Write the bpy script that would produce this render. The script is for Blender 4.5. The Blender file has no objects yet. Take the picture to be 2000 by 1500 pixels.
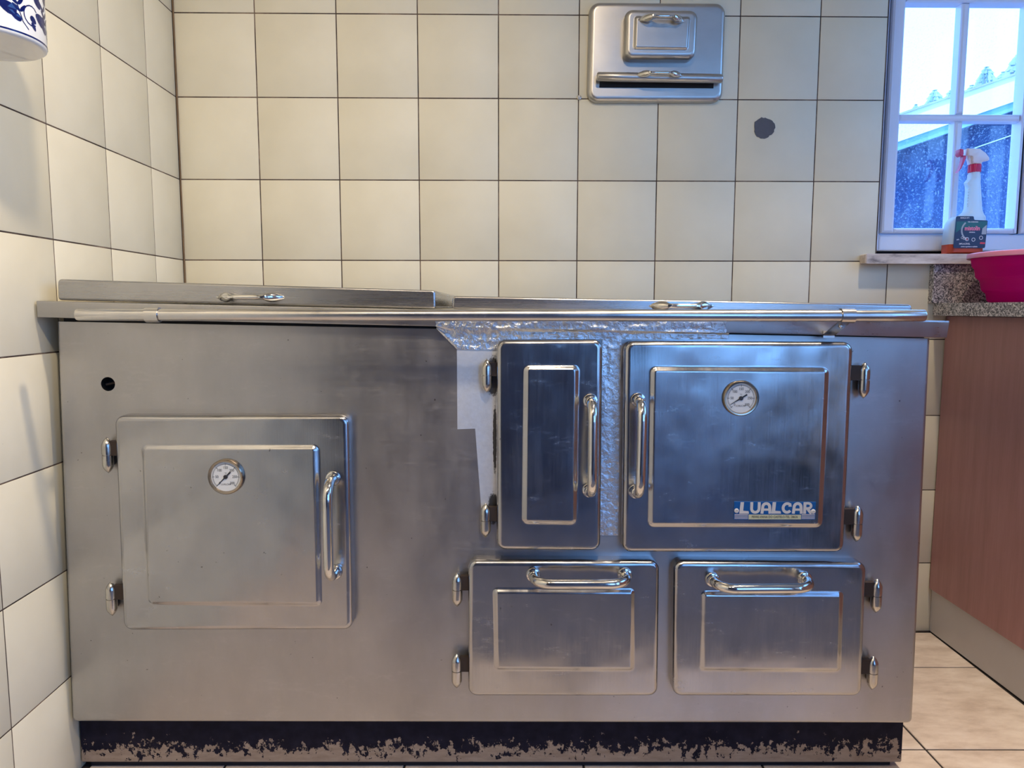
import bpy, bmesh, math, random
from mathutils import Vector, Matrix
R = random.Random(7)
SC = bpy.context.scene
COL = SC.collection
PI = math.pi

# ------------------------------------------------------------------ camera
cam_d = bpy.data.cameras.new('camera')
cam = bpy.data.objects.new('camera', cam_d)
COL.objects.link(cam)
pitch, roll, yaw = .1034, .0012, .0126
fw = Vector((math.sin(yaw)*math.cos(pitch), math.cos(yaw)*math.cos(pitch), -math.sin(pitch)))
rt = Vector((math.cos(yaw), -math.sin(yaw), 0))
up = rt.cross(fw)
r2 = rt*math.cos(roll) + up*math.sin(roll)
u2 = -rt*math.sin(roll) + up*math.cos(roll)
m = Matrix((r2, u2, -fw)).transposed().to_4x4()
m.translation = (.8108, -1.8857, .8701)
cam.matrix_world = m
cam_d.sensor_fit = 'HORIZONTAL'
cam_d.sensor_width = 36
cam_d.lens = 1425.2/2000*36
cam_d.clip_start = .02
cam_d.clip_end = 300
SC.camera = cam

# ------------------------------------------------------------------ view, world, lights
SC.view_settings.view_transform = 'Standard'
SC.view_settings.look = 'None'
SC.view_settings.gamma = 1
SC.view_settings.use_curve_mapping = False
SC.view_settings.exposure = 0.0
SC.cycles.max_bounces = 10
SC.cycles.transparent_max_bounces = 16
SC.cycles.sample_clamp_indirect = 6
SC.cycles.caustics_reflective = True

W = bpy.data.worlds.new('world')
SC.world = W
W.use_nodes = True
wn = W.node_tree.nodes
wl = W.node_tree.links
bg = wn['Background']
tc = wn.new('ShaderNodeTexCoord')
sx = wn.new('ShaderNodeSeparateXYZ')
rp = wn.new('ShaderNodeValToRGB')
wl.new(tc.outputs['Generated'], sx.inputs[0])
wl.new(sx.outputs['Z'], rp.inputs[0])
wl.new(rp.outputs[0], bg.inputs['Color'])
rp.color_ramp.elements[0].position = 0.0
rp.color_ramp.elements[0].color = (.20, .48, 1.0, 1)
rp.color_ramp.elements[1].position = .9
rp.color_ramp.elements[1].color = (.12, .36, 1.0, 1)
SKY = 6.0
bg.inputs['Strength'].default_value = SKY

def area(name, loc, aim, power, color, sx_, sy_=None, shape='DISK'):
    d = bpy.data.lights.new(name, 'AREA')
    d.energy = power
    d.color = color
    d.shape = shape
    d.size = sx_
    if sy_: d.size_y = sy_
    o = bpy.data.objects.new(name, d)
    COL.objects.link(o)
    o.location = loc
    o.rotation_euler = (Vector(aim)-Vector(loc)).to_track_quat('-Z', 'Y').to_euler()
    return o
WARM = (1.0, .82, .60)
# three ceiling lamps of the kitchen
dl = area('ceiling_lamp', (1.76, -.72, 2.44), (1.76, -.72, 0), 6, WARM, .10)
dl.data.spread = math.radians(66)
main = area('ceiling_spotlight', (1.02, -1.95, 2.42), (-.35, -.62, .46), 11.8, WARM, .14)
sp2 = area('ceiling_spotlight', (1.50, -.98, 2.43), (0, -.95, .45), 5.4, WARM, .12)
sp2.data.spread = math.radians(85)
main.data.spread = math.radians(104)
area('ceiling_lamp', (.35, -2.3, 2.44), (.35, -2.3, 0), 8, WARM, .16)
sd = bpy.data.lights.new('sun', 'SUN')
sd.energy = 3.2
sd.color = (1.0, .95, .88)
sd.angle = .01
so = bpy.data.objects.new('sun', sd)
COL.objects.link(so)
so.rotation_euler = Vector((.75, .45, -.55)).to_track_quat('-Z', 'Y').to_euler()
# sampling portals in the two real openings (they emit nothing of their own)
for nm, loc, aim, a, b in (('portal', (1.95, -3.46, 1.36), (1.95, 0, 1.36), .8, 1.5), ('portal', (2.15, .13, 1.36), (2.15, -3, 1.36), .8, .75), ('portal', (2.70, -.82, 1.56), (0, -.82, 1.56), .9, .9), ('portal', (2.70, -2.5, 1.20), (0, -2.5, 1.20), 1.1, 2.0)):
    p = area(nm, loc, aim, 1, (1, 1, 1), a, b, 'RECTANGLE')
    p.data.cycles.is_portal = True

# ------------------------------------------------------------------ materials
def new_mat(name):
    mt = bpy.data.materials.new(name)
    mt.use_nodes = True
    n = mt.node_tree.nodes
    return mt, n, mt.node_tree.links, n['Principled BSDF']

def val(n, x):
    v = n.new('ShaderNodeValue'); v.outputs[0].default_value = x; return v.outputs[0]

def coords(n, l, kind='Object', scale=(1, 1, 1)):
    t = n.new('ShaderNodeTexCoord')
    mp = n.new('ShaderNodeMapping')
    mp.inputs['Scale'].default_value = scale
    l.new(t.outputs[kind], mp.inputs[0])
    return mp.outputs[0]

def noise(n, l, vec, scale, detail=4, rough=.55):
    t = n.new('ShaderNodeTexNoise')
    t.inputs['Scale'].default_value = scale
    t.inputs['Detail'].default_value = detail
    t.inputs['Roughness'].default_value = rough
    l.new(vec, t.inputs['Vector'])
    return t.outputs['Fac']

def ramp(n, l, fac, stops):
    r = n.new('ShaderNodeValToRGB')
    e = r.color_ramp.elements
    while len(e) < len(stops): e.new(.5)
    for k, (p, c) in enumerate(stops):
        e[k].position = p
        e[k].color = c if len(c) == 4 else (*c, 1)
    l.new(fac, r.inputs[0])
    return r.outputs[0]

def g(v): return (v, v, v, 1)

def mixc(n, l, fac, a, b, mode='MIX'):
    x = n.new('ShaderNodeMix'); x.data_type = 'RGBA'; x.blend_type = mode
    for s, v in ((x.inputs[0], fac), (x.inputs[6], a), (x.inputs[7], b)):
        if hasattr(v, 'is_linked') or hasattr(v, 'links'): l.new(v, s)
        elif isinstance(v, (int, float)): s.default_value = v
        else: s.default_value = v if len(v) == 4 else (*v, 1)
    return x.outputs[2]

def mth(n, l, op, a, b=0.0, c=0.0, clamp=False):
    x = n.new('ShaderNodeMath'); x.operation = op; x.use_clamp = clamp
    for k, v in enumerate((a, b, c)):
        if isinstance(v, (int, float)): x.inputs[k].default_value = v
        else: l.new(v, x.inputs[k])
    return x.outputs[0]

def bump(n, l, b, h, strength=.1, dist=.01, prev=None):
    x = n.new('ShaderNodeBump')
    x.inputs['Strength'].default_value = strength
    x.inputs['Distance'].default_value = dist
    l.new(h, x.inputs['Height'])
    if prev: l.new(prev, x.inputs['Normal'])
    if b: l.new(x.outputs[0], b.inputs['Normal'])
    return x.outputs[0]

def plain(name, col, rough=.5, metal=0.0, **kw):
    mt, n, l, b = new_mat(name)
    c = coords(n, l)
    f = noise(n, l, c, kw.pop('scale', 30), 3)
    k = kw.pop('var', .12)
    col2 = tuple(x*(1-k) for x in col)
    l.new(mixc(n, l, f, col, col2), b.inputs['Base Color'])
    b.inputs['Roughness'].default_value = rough
    b.inputs['Metallic'].default_value = metal
    for q, v in kw.items(): b.inputs[q.replace('_', ' ')].default_value = v
    return mt

def soot_mask(n, l, spots):
    t = n.new('ShaderNodeTexCoord'); tot = None
    nz = noise(n, l, t.outputs['Object'], 160, 6, .75)
    for (x, z, rx, rz) in spots:
        mp = n.new('ShaderNodeMapping')
        mp.vector_type = 'TEXTURE'
        mp.inputs['Location'].default_value = (x, 0, z)
        mp.inputs['Scale'].default_value = (rx, 1000, rz)
        l.new(t.outputs['Object'], mp.inputs[0])
        ln = n.new('ShaderNodeVectorMath'); ln.operation = 'LENGTH'
        l.new(mp.outputs[0], ln.inputs[0])
        d = mth(n, l, 'SUBTRACT', 1.0, ln.outputs['Value'], clamp=True)
        tot = d if tot is None else mth(n, l, 'MAXIMUM', tot, d)
    s = mth(n, l, 'MULTIPLY_ADD', tot, 1.5, -.35)
    s = mth(n, l, 'ADD', s, nz)
    s = mth(n, l, 'MULTIPLY_ADD', s, 5.0, -3.2, clamp=True)
    return mth(n, l, 'MULTIPLY', s, mth(n, l, 'MULTIPLY', tot, 6.0, clamp=True))

def steel(name, col=(.60, .585, .57), r0=.24, r1=.42, brush=(2, 2, 220), bstr=.03, wave=.05, soot=None, wave_scale=5, aniso=0.0, smr=(14, 14, 5), specks=False):
    mt, n, l, b = new_mat(name)
    o = coords(n, l)
    st = coords(n, l, 'Object', brush)
    streak = noise(n, l, st, 4, 3, .6)
    cloud = noise(n, l, o, 6, 5, .6)
    smear = noise(n, l, coords(n, l, 'Object', smr), 1.6, 6, .65)
    fac = mth(n, l, 'MULTIPLY_ADD', cloud, .6, mth(n, l, 'MULTIPLY', smear, .4))
    c = ramp(n, l, fac, [(.3, tuple(x*.86 for x in col)), (.7, tuple(min(1, x*1.08) for x in col))])
    rr = mth(n, l, 'MULTIPLY_ADD', smear, .65, mth(n, l, 'MULTIPLY', streak, .35))
    ro = ramp(n, l, rr, [(.3, g(r0)), (.72, g(r1))])
    if specks:                                      # small pits, and faint wiping marks in the sheet
        pit = ramp(n, l, noise(n, l, o, 120, 2, .5), [(.765, g(0)), (.79, g(1))])
        c = mixc(n, l, mth(n, l, 'MULTIPLY', pit, .65), c, (.06, .05, .045, 1))
        wipe = ramp(n, l, noise(n, l, coords(n, l, 'Object', (3, 3, 9)), 5, 8, .75), [(.56, g(0)), (.72, g(1))])
        c = mixc(n, l, mth(n, l, 'MULTIPLY', wipe, .22), c, tuple(min(1, x*1.45) for x in col))
        ro = mixc(n, l, mth(n, l, 'MULTIPLY', wipe, .5), ro, g(.46))
    b.inputs['Metallic'].default_value = 1
    if aniso:
        b.inputs['Anisotropic'].default_value = aniso
        tg = n.new('ShaderNodeCombineXYZ'); tg.inputs[2].default_value = 1
        l.new(tg.outputs[0], b.inputs['Tangent'])
    if soot:
        s = soot_mask(n, l, soot)
        c = mixc(n, l, s, c, (.012, .010, .010, 1))
        ro = mixc(n, l, s, ro, g(.7))
        l.new(mth(n, l, 'SUBTRACT', 1.0, s), b.inputs['Metallic'])
    l.new(c, b.inputs['Base Color'])
    l.new(ro, b.inputs['Roughness'])
    w = noise(n, l, o, wave_scale, 2, .4)
    p = bump(n, l, None, w, wave, .05)
    bump(n, l, b, streak, bstr, .002, p)
    return mt

SOOT = [(.782, .752, .030, .055), (.7845, .64, .0055, .10), (.782, .515, .016, .045)]
M = {}
M['panel'] = steel('brushed_steel_panel', (.46, .45, .45), .28, .42, (1.2, 2, 260), .04, .05, SOOT, aniso=.55, specks=True)
M['door'] = steel('polished_steel_door', (.47, .465, .47), .12, .27, (160, 2, 3), .015, .10, wave_scale=7, specks=True)
M['top'] = steel('steel_top', (.46, .45, .445), .24, .38, (2, 2, 240), .05, .04, aniso=.5)
M['lid'] = steel('steel_lid', (.45, .445, .445), .22, .34, (1.5, 2, 260), .05, .03, aniso=.6, smr=(2, 2, 40))
M['rail'] = steel('steel_tube', (.64, .62, .60), .16, .30, (3, 200, 200), .02, .02)
M['chrome'] = steel('worn_chrome', (.72, .70, .66), .06, .16, (40, 40, 40), .01, .02)
M['hinge'] = steel('aged_chrome', (.56, .54, .50), .10, .30, (60, 60, 60), .06, .03)
M['plate'] = steel('satin_steel_plate', (.50, .485, .46), .28, .40, (3, 2, 200), .03, .06, aniso=.4, smr=(4, 4, 12))
M['dark'] = plain('dark_iron', (.018, .016, .018), .55, .4)
M['black'] = plain('black_void', (.006, .006, .008), .8)
M['rust'] = plain('rusty_iron', (.05, .034, .026), .6, .5)
M['brass'] = plain('tarnished_bezel', (.46, .38, .29), .2, 1.0)

# foil
def foil_mat(name, col, rough, crumple):
    mt, n, l, b = new_mat(name)
    o = coords(n, l)
    v = n.new('ShaderNodeTexVoronoi'); v.inputs['Scale'].default_value = 90
    l.new(o, v.inputs['Vector'])
    f = noise(n, l, o, 120, 5, .65)
    b.inputs['Metallic'].default_value = 1
    s = soot_mask(n, l, SOOT)
    c = mixc(n, l, mth(n, l, 'MULTIPLY', s, .9), mixc(n, l, f, col, tuple(x*.8 for x in col)), (.03, .025, .025, 1))
    l.new(c, b.inputs['Base Color'])
    b.inputs['Roughness'].default_value = rough
    p = bump(n, l, None, f, crumple, .004)
    bump(n, l, b, v.outputs['Distance'], crumple*.6, .004, p)
    return mt
M['foil'] = foil_mat('crumpled_foil', (.86, .86, .87), .16, .55)
M['tape'] = foil_mat('smooth_foil_tape', (.95, .95, .95), .52, .06)

def tile_mat():
    mt, n, l, b = new_mat('cream_wall_tile')
    o = coords(n, l)
    oi = n.new('ShaderNodeObjectInfo')
    ad = n.new('ShaderNodeVectorMath'); ad.operation = 'ADD'
    l.new(o, ad.inputs[0]); l.new(oi.outputs['Location'], ad.inputs[1])
    f = noise(n, l, ad.outputs[0], 7, 4, .5)
    c = ramp(n, l, f, [(.3, (.68, .63, .475)), (.7, (.74, .69, .53))])
    hv = n.new('ShaderNodeHueSaturation')
    l.new(c, hv.inputs['Color'])
    l.new(mth(n, l, 'MULTIPLY_ADD', oi.outputs['Random'], .06, .97), hv.inputs['Value'])
    sp = noise(n, l, ad.outputs[0], 190, 2, .5)
    sm = ramp(n, l, sp, [(.80, g(0)), (.83, g(1))])
    l.new(mixc(n, l, mth(n, l, 'MULTIPLY', sm, .55), hv.outputs[0], (.25, .22, .18, 1)), b.inputs['Base Color'])
    b.inputs['Roughness'].default_value = .5
    b.inputs['Specular IOR Level'].default_value = .3
    bump(n, l, b, noise(n, l, ad.outputs[0], 14, 2), .05, .004)
    return mt
M['tile'] = tile_mat()

def grout_mat():
    mt, n, l, b = new_mat('stained_grout')
    o = coords(n, l)
    f = noise(n, l, o, 9, 5, .7)
    l.new(ramp(n, l, f, [(.38, (.030, .018, .014)), (.52, (.09, .06, .045)), (.68, (.24, .17, .12))]), b.inputs['Base Color'])
    b.inputs['Roughness'].default_value = .9
    return mt
M['grout'] = grout_mat()

def floor_mat():
    mt, n, l, b = new_mat('beige_floor_tile')
    o = coords(n, l)
    oi = n.new('ShaderNodeObjectInfo')
    ad = n.new('ShaderNodeVectorMath'); ad.operation = 'ADD'
    l.new(o, ad.inputs[0]); l.new(oi.outputs['Location'], ad.inputs[1])
    mp = n.new('ShaderNodeMapping'); mp.inputs['Scale'].default_value = (1, 2.6, 1); mp.inputs['Rotation'].default_value = (0, 0, .35)
    l.new(ad.outputs[0], mp.inputs[0])
    f = noise(n, l, mp.outputs[0], 9, 7, .68)
    c = ramp(n, l, f, [(.30, (.46, .37, .31)), (.50, (.62, .525, .455)), (.70, (.74, .66, .59))])
    sp = noise(n, l, ad.outputs[0], 120, 3, .6)
    sm = ramp(n, l, sp, [(.74, g(0)), (.80, g(1))])
    l.new(mixc(n, l, mth(n, l, 'MULTIPLY', sm, .5), c, (.22, .13, .08, 1)), b.inputs['Base Color'])
    b.inputs['Roughness'].default_value = .38
    bump(n, l, b, f, .12, .004)
    return mt
M['floor'] = floor_mat()
M['fgrout'] = plain('dark_floor_grout', (.035, .028, .025), .9)

def base_mat():
    mt, n, l, b = new_mat('peeling_black_paint')
    o = coords(n, l)
    s = n.new('ShaderNodeSeparateXYZ'); l.new(o, s.inputs[0])
    big = noise(n, l, coords(n, l, 'Object', (1, 1, 1.4)), 16, 7, .72)
    mid = noise(n, l, coords(n, l, 'Object', (1, 1, .8)), 75, 5, .7)
    # height over the floor runs .013 .. .113
    h = mth(n, l, 'MULTIPLY_ADD', s.outputs['Z'], 11.5, -.13)
    k = mth(n, l, 'ADD', h, mth(n, l, 'MULTIPLY_ADD', big, 1.1, -.55))
    k = mth(n, l, 'ADD', k, mth(n, l, 'MULTIPLY_ADD', mid, 1.9, -.95))
    paint = mth(n, l, 'MULTIPLY_ADD', k, 30.0, -9.5, clamp=True)
    bare = ramp(n, l, noise(n, l, coords(n, l, 'Object', (1, 1, 4)), 26, 5, .6), [(.3, (.22, .165, .125)), (.7, (.33, .26, .205))])
    blk = ramp(n, l, noise(n, l, o, 40, 4), [(.4, (.003, .003, .012)), (.8, (.012, .011, .026))])
    l.new(mixc(n, l, paint, bare, blk), b.inputs['Base Color'])
    l.new(mixc(n, l, paint, g(.55), g(.62)), b.inputs['Roughness'])
    b.inputs['Specular IOR Level'].default_value = .18
    bump(n, l, b, paint, .35, .002)
    return mt
M['base'] = base_mat()

def wood_mat():
    mt, n, l, b = new_mat('reddish_wood_veneer')
    v = coords(n, l, 'Object', (6, 6, .55))
    f = noise(n, l, v, 7, 6, .6)
    f2 = noise(n, l, coords(n, l, 'Object', (90, 90, 3)), 3, 4, .6)
    c = ramp(n, l, mth(n, l, 'MULTIPLY_ADD', f, .7, mth(n, l, 'MULTIPLY', f2, .3)), [(.30, (.36, .185, .175)), (.50, (.42, .215, .205)), (.70, (.47, .25, .24))])
    l.new(c, b.inputs['Base Color'])
    b.inputs['Roughness'].default_value = .42
    return mt
M['wood'] = wood_mat()

def granite_mat():
    mt, n, l, b = new_mat('speckled_grey_granite')
    o = coords(n, l)
    v = n.new('ShaderNodeTexVoronoi'); v.inputs['Scale'].default_value = 330
    l.new(o, v.inputs['Vector'])
    bw = n.new('ShaderNodeRGBToBW'); l.new(v.outputs['Color'], bw.inputs[0])
    f = noise(n, l, o, 260, 3, .7)
    k = mth(n, l, 'MULTIPLY_ADD', bw.outputs[0], .6, mth(n, l, 'MULTIPLY', f, .4))
    l.new(ramp(n, l, k, [(.28, (.03, .03, .04)), (.44, (.20, .195, .21)), (.58, (.46, .44, .45)), (.8, (.78, .74, .74))]), b.inputs['Base Color'])
    b.inputs['Roughness'].default_value = .3
    return mt
M['granite'] = granite_mat()

def marble_mat():
    mt, n, l, b = new_mat('veined_marble')
    o = coords(n, l, 'Object', (3, 8, 12))
    f = noise(n, l, o, 2.4, 7, .62)
    l.new(ramp(n, l, f, [(.34, (.16, .12, .10)), (.43, (.52, .43, .36)), (.55, (.72, .63, .55)), (.8, (.80, .74, .68))]), b.inputs['Base Color'])
    b.inputs['Roughness'].default_value = .3
    return mt
M['marble'] = marble_mat()
M['plaster'] = plain('white_plaster', (.74, .70, .63), .8, var=.05, scale=4)
M['rearpaint'] = plain('grey_rear_wall', (.13, .16, .26), .8, var=.06, scale=4)
M['pvc'] = plain('white_pvc', (.74, .80, .92), .28, var=.04)
M['rubber'] = plain('black_gasket', (.01, .012, .02), .6)
M['kick'] = plain('grey_metal_kickboard', (.66, .64, .63), .38, 0.0, var=.15, scale=8)
M['cement'] = plain('grey_cement', (.115, .115, .13), .85, var=.25, scale=60)
M['gap'] = plain('dark_gap', (.01, .011, .018), .8)
M['sealant'] = plain('dirty_sealant', (.30, .19, .10), .85, var=.95, scale=11)

def glass_mat(name, dirt):
    mt, n, l, b = new_mat(name)
    n.remove(b)
    out = n['Material Output']
    o = coords(n, l)
    tr = n.new('ShaderNodeBsdfTransparent')
    tl = n.new('ShaderNodeBsdfTranslucent'); tl.inputs[0].default_value = (.85, .9, .95, 1)
    sp = noise(n, l, o, 190, 3, .75)
    cl = noise(n, l, o, 9, 5, .65)
    k = mth(n, l, 'MULTIPLY', ramp(n, l, sp, [(.56, g(.0)), (.70, g(1))]), .85)
    k = mth(n, l, 'MULTIPLY_ADD', ramp(n, l, cl, [(.50, g(0)), (.80, g(1))]), .25, k)
    k = mth(n, l, 'MULTIPLY_ADD', k, dirt, .003)
    mx = n.new('ShaderNodeMixShader'); l.new(k, mx.inputs[0]); l.new(tr.outputs[0], mx.inputs[1]); l.new(tl.outputs[0], mx.inputs[2])
    gl = n.new('ShaderNodeBsdfGlossy'); gl.inputs['Roughness'].default_value = .03
    m2 = n.new('ShaderNodeMixShader'); m2.inputs[0].default_value = .04
    l.new(mx.outputs[0], m2.inputs[1]); l.new(gl.outputs[0], m2.inputs[2])
    l.new(m2.outputs[0], out.inputs[0])
    return mt
M['glass_up'] = glass_mat('dusty_glass', .10)
M['glass_low'] = glass_mat('dirty_speckled_glass', .42)

def basin_mat():
    mt, n, l, b = new_mat('pink_basin_plastic')
    c = coords(n, l)
    col = mixc(n, l, noise(n, l, c, 12, 2), (.98, .010, .52, 1), (.90, .012, .46, 1))
    l.new(col, b.inputs['Base Color'])
    b.inputs['Roughness'].default_value = .32
    tl = n.new('ShaderNodeBsdfTranslucent'); tl.inputs[0].default_value = (1.0, .03, .60, 1)
    mx = n.new('ShaderNodeMixShader'); mx.inputs[0].default_value = .8
    l.new(b.outputs[0], mx.inputs[1]); l.new(tl.outputs[0], mx.inputs[2])
    l.new(mx.outputs[0], n['Material Output'].inputs[0])
    return mt
M['basin'] = basin_mat()
M['basinrim'] = plain('pale_pink_rim', (.62, .22, .36), .3, var=.1)

def trans_plastic(name, col, tcol, k, rough=.3):
    mt, n, l, b = new_mat(name)
    c = coords(n, l)
    l.new(mixc(n, l, noise(n, l, c, 25, 2), col, tuple(x*.93 for x in col)), b.inputs['Base Color'])
    b.inputs['Roughness'].default_value = rough
    tl = n.new('ShaderNodeBsdfTranslucent'); tl.inputs[0].default_value = (*tcol, 1)
    mx = n.new('ShaderNodeMixShader'); mx.inputs[0].default_value = k
    l.new(b.outputs[0], mx.inputs[1]); l.new(tl.outputs[0], mx.inputs[2])
    l.new(mx.outputs[0], n['Material Output'].inputs[0])
    return mt
M['bottle'] = trans_plastic('milky_bottle_plastic', (.78, .84, .84), (.85, .96, .95), .5)
M['liquid'] = trans_plastic('orange_cleaner', (.72, .12, .06), (.9, .22, .12), .4)
M['sprayhead'] = plain('white_spray_plastic', (.80, .78, .80), .35, var=.04)
M['red'] = plain('raspberry_plastic', (.62, .012, .10), .35, var=.1)
M['label'] = plain('navy_label', (.012, .030, .085), .35, var=.15)
M['label2'] = plain('teal_label', (.012, .13, .13), .35, var=.2)
M['ink_w'] = plain('white_print', (.75, .76, .78), .4, var=.03)
M['ink_p'] = plain('pink_print', (.85, .25, .36), .4, var=.05)
M['ink_g'] = plain('grey_print', (.36, .42, .44), .4, var=.1)
M['ink_r'] = plain('red_print', (.70, .06, .08), .4, var=.05)
M['ink_k'] = plain('black_print', (.02, .02, .025), .5, var=.1)
M['blue_plate'] = plain('blue_enamel', (.008, .11, .36), .3, var=.45, scale=60)
M['cream_print'] = plain('cream_print', (.66, .62, .56), .4, var=.12, scale=80)
M['yellow_print'] = plain('yellowed_print', (.62, .60, .36), .45, var=.25, scale=80)
M['dial'] = plain('dial_white', (.66, .67, .66), .35, var=.06)
M['ceramic'] = plain('white_glazed_ceramic', (.80, .80, .78), .07, var=.03, scale=10)
M['ceramic_raw'] = plain('unglazed_ceramic_base', (.62, .60, .58), .5, var=.08, scale=20)
M['cobalt'] = plain('cobalt_glaze', (.006, .014, .13), .08, var=.5, scale=70)
M['house'] = plain('blue_house_wall', (.002, .042, .17), .85, var=.35, scale=3)
M['fascia'] = plain('white_painted_board', (.86, .86, .84), .6, var=.04)
M['soffit'] = plain('pale_blue_soffit', (.20, .40, .52), .7, var=.1)
M['roof'] = plain('grey_roof_sheet', (.40, .42, .44), .7)
M['leaf'] = plain('hazy_conifer_green', (.36, .50, .52), .8, var=.3, scale=6)  # distance haze is put into this pale foliage colour
M['bark'] = plain('bark', (.12, .09, .07), .9)
M['ground'] = plain('pale_gravel', (.34, .33, .31), .9, scale=3)
M['rug'] = plain('unseen_rug_blue', (.19, .19, .24), .9, scale=200, var=.4)
M['rearcab'] = plain('dark_cabinet', (.09, .11, .19), .45)

# ------------------------------------------------------------------ helpers
def link(name, me, mat=None, parent=None, loc=None, rot=None):
    o = bpy.data.objects.new(name, me)
    COL.objects.link(o)
    if mat is not None and me is not None and not me.materials: me.materials.append(mat)
    if parent is not None: o.parent = parent
    if loc: o.location = loc
    if rot: o.rotation_euler = rot
    return o

def tag(o, label=None, cat=None, group=None, kind=None):
    if label: o['label'] = label
    if cat: o['category'] = cat
    if group: o['group'] = group
    if kind: o['kind'] = kind
    return o

def thing(name, label, cat, loc=(0, 0, 0), rot=(0, 0, 0), group=None):
    o = link(name, None, None, None, loc, rot)
    return tag(o, label, cat, group)

class MB:
    def __init__(s): s.v = []; s.f = []
    def add(s, vs, fs):
        k = len(s.v); s.v += [tuple(x) for x in vs]; s.f += [tuple(i+k for i in f) for f in fs]; return s
    def box(s, x0, x1, y0, y1, z0, z1):
        return s.add([(x0, y0, z0), (x1, y0, z0), (x1, y1, z0), (x0, y1, z0), (x0, y0, z1), (x1, y0, z1), (x1, y1, z1), (x0, y1, z1)],
                     [(0, 3, 2, 1), (4, 5, 6, 7), (0, 1, 5, 4), (1, 2, 6, 5), (2, 3, 7, 6), (3, 0, 4, 7)])
    def loft(s, loops, cap0=True, cap1=True, closed=False):
        n = len(loops[0]); k = len(s.v)
        for lp in loops: s.v += [tuple(p) for p in lp]
        m_ = len(loops)
        for i in range(m_ if closed else m_-1):
            a = k+i*n; b = k+((i+1) % m_)*n
            for j in range(n):
                s.f.append((a+j, a+(j+1) % n, b+(j+1) % n, b+j))
        if not closed:
            if cap0: s.f.append(tuple(reversed(range(k, k+n))))
            if cap1: s.f.append(tuple(range(k+(m_-1)*n, k+m_*n)))
        return s
    def tube(s, pts, r, n=12, caps=True, round_end=0.0):
        P = [Vector(p) for p in pts]
        T = []
        for i in range(len(P)):
            a = P[max(i-1, 0)]; b = P[min(i+1, len(P)-1)]
            T.append((b-a).normalized())
        u = Vector((0, 0, 1)) if abs(T[0].z) < .9 else Vector((0, 1, 0))
        u = (u - T[0]*u.dot(T[0])).normalized()
        loops = []
        for i, p in enumerate(P):
            if i: u = (u - T[i]*u.dot(T[i])).normalized()
            w = T[i].cross(u)
            rr = r[i] if isinstance(r, (list, tuple)) else r
            loops.append([p + (u*math.cos(2*PI*k/n) + w*math.sin(2*PI*k/n))*rr for k in range(n)])
        return s.loft(loops, caps, caps)
    def lathe(s, prof, c, axis='z', n=24):
        loops = []
        for (r, h) in prof:
            lp = []
            for k in range(n):
                a = 2*PI*k/n
                if axis == 'z': lp.append((c[0]+r*math.cos(a), c[1]+r*math.sin(a), c[2]+h))
                elif axis == 'y': lp.append((c[0]+r*math.cos(a), c[1]-h, c[2]+r*math.sin(a)))
                else: lp.append((c[0]+h, c[1]+r*math.cos(a), c[2]+r*math.sin(a)))
            loops.append(lp)
        return s.loft(loops)
    def poly(s, pts2, y0, y1):
        """outline in the x-z plane given depth from y0 (back) to y1 (front)"""
        return s.loft([[(x, y0, z) for x, z in pts2], [(x, y1, z) for x, z in pts2]])
    def mesh(s, name, smooth=None):
        me = bpy.data.meshes.new(name)
        me.from_pydata(s.v, [], s.f)
        bm = bmesh.new(); bm.from_mesh(me)
        bmesh.ops.recalc_face_normals(bm, faces=bm.faces)
        bm.to_mesh(me); bm.free()
        if smooth is not None:
            for p in me.polygons: p.use_smooth = True
            me.set_sharp_from_angle(angle=math.radians(smooth))
        return me
    def build(s, name, mat, parent=None, smooth=None, loc=None, rot=None):
        return link(name, s.mesh(name, smooth), mat, parent, loc, rot)

def rrect(W_, H_, r, n=5, inset=0.0):
    """rounded rectangle outline in metres, counter-clockwise from bottom left"""
    x0, x1, z0, z1 = inset, W_-inset, inset, H_-inset
    r = max(r-inset, .0008)
    out = []
    for cx, cz, a0 in ((x1-r, z0+r, -PI/2), (x1-r, z1-r, 0), (x0+r, z1-r, PI/2), (x0+r, z0+r, PI)):
        for k in range(n+1):
            a = a0 + PI/2*k/n
            out.append((cx+r*math.cos(a), cz+r*math.sin(a)))
    return out

class Quad:
    """four corners (x,z): top left, top right, bottom right, bottom left"""
    def __init__(s, tl, tr, br, bl):
        s.c = (tl, tr, br, bl)
        s.W = ((tr[0]-tl[0])+(br[0]-bl[0]))/2
        s.H = ((tl[1]-bl[1])+(tr[1]-br[1]))/2
    def at(s, x, z):
        u = x/s.W; v = z/s.H
        tl, tr, br, bl = s.c
        return tuple((bl[k]*(1-u)+br[k]*u)*(1-v)+(tl[k]*(1-u)+tr[k]*u)*v for k in (0, 1))
    def loop(s, r, inset, y, n=5):
        return [(p[0], y, p[1]) for p in (s.at(*q) for q in rrect(s.W, s.H, r, n, inset))]

def text_mesh(body, size, cx, cz, y, wide=1.0, bold=0.0, align='CENTER', spacing=1.0, rot=0.0):
    cu = bpy.data.curves.new('txt', 'FONT')
    cu.body = body; cu.size = size; cu.align_x = align; cu.align_y = 'CENTER'
    cu.offset = bold; cu.space_character = spacing
    cu.resolution_u = 3
    ob = bpy.data.objects.new('txt', cu)
    COL.objects.link(ob)
    me = bpy.data.meshes.new_from_object(ob)
    bpy.data.objects.remove(ob); bpy.data.curves.remove(cu)
    vs = []
    for v in me.vertices:
        x, z = v.co.x*wide, v.co.y
        x, z = x*math.cos(rot)-z*math.sin(rot), x*math.sin(rot)+z*math.cos(rot)
        vs.append((cx+x, y, cz+z))
    fs = [tuple(p.vertices) for p in me.polygons]
    bpy.data.meshes.remove(me)
    return vs, fs

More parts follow.
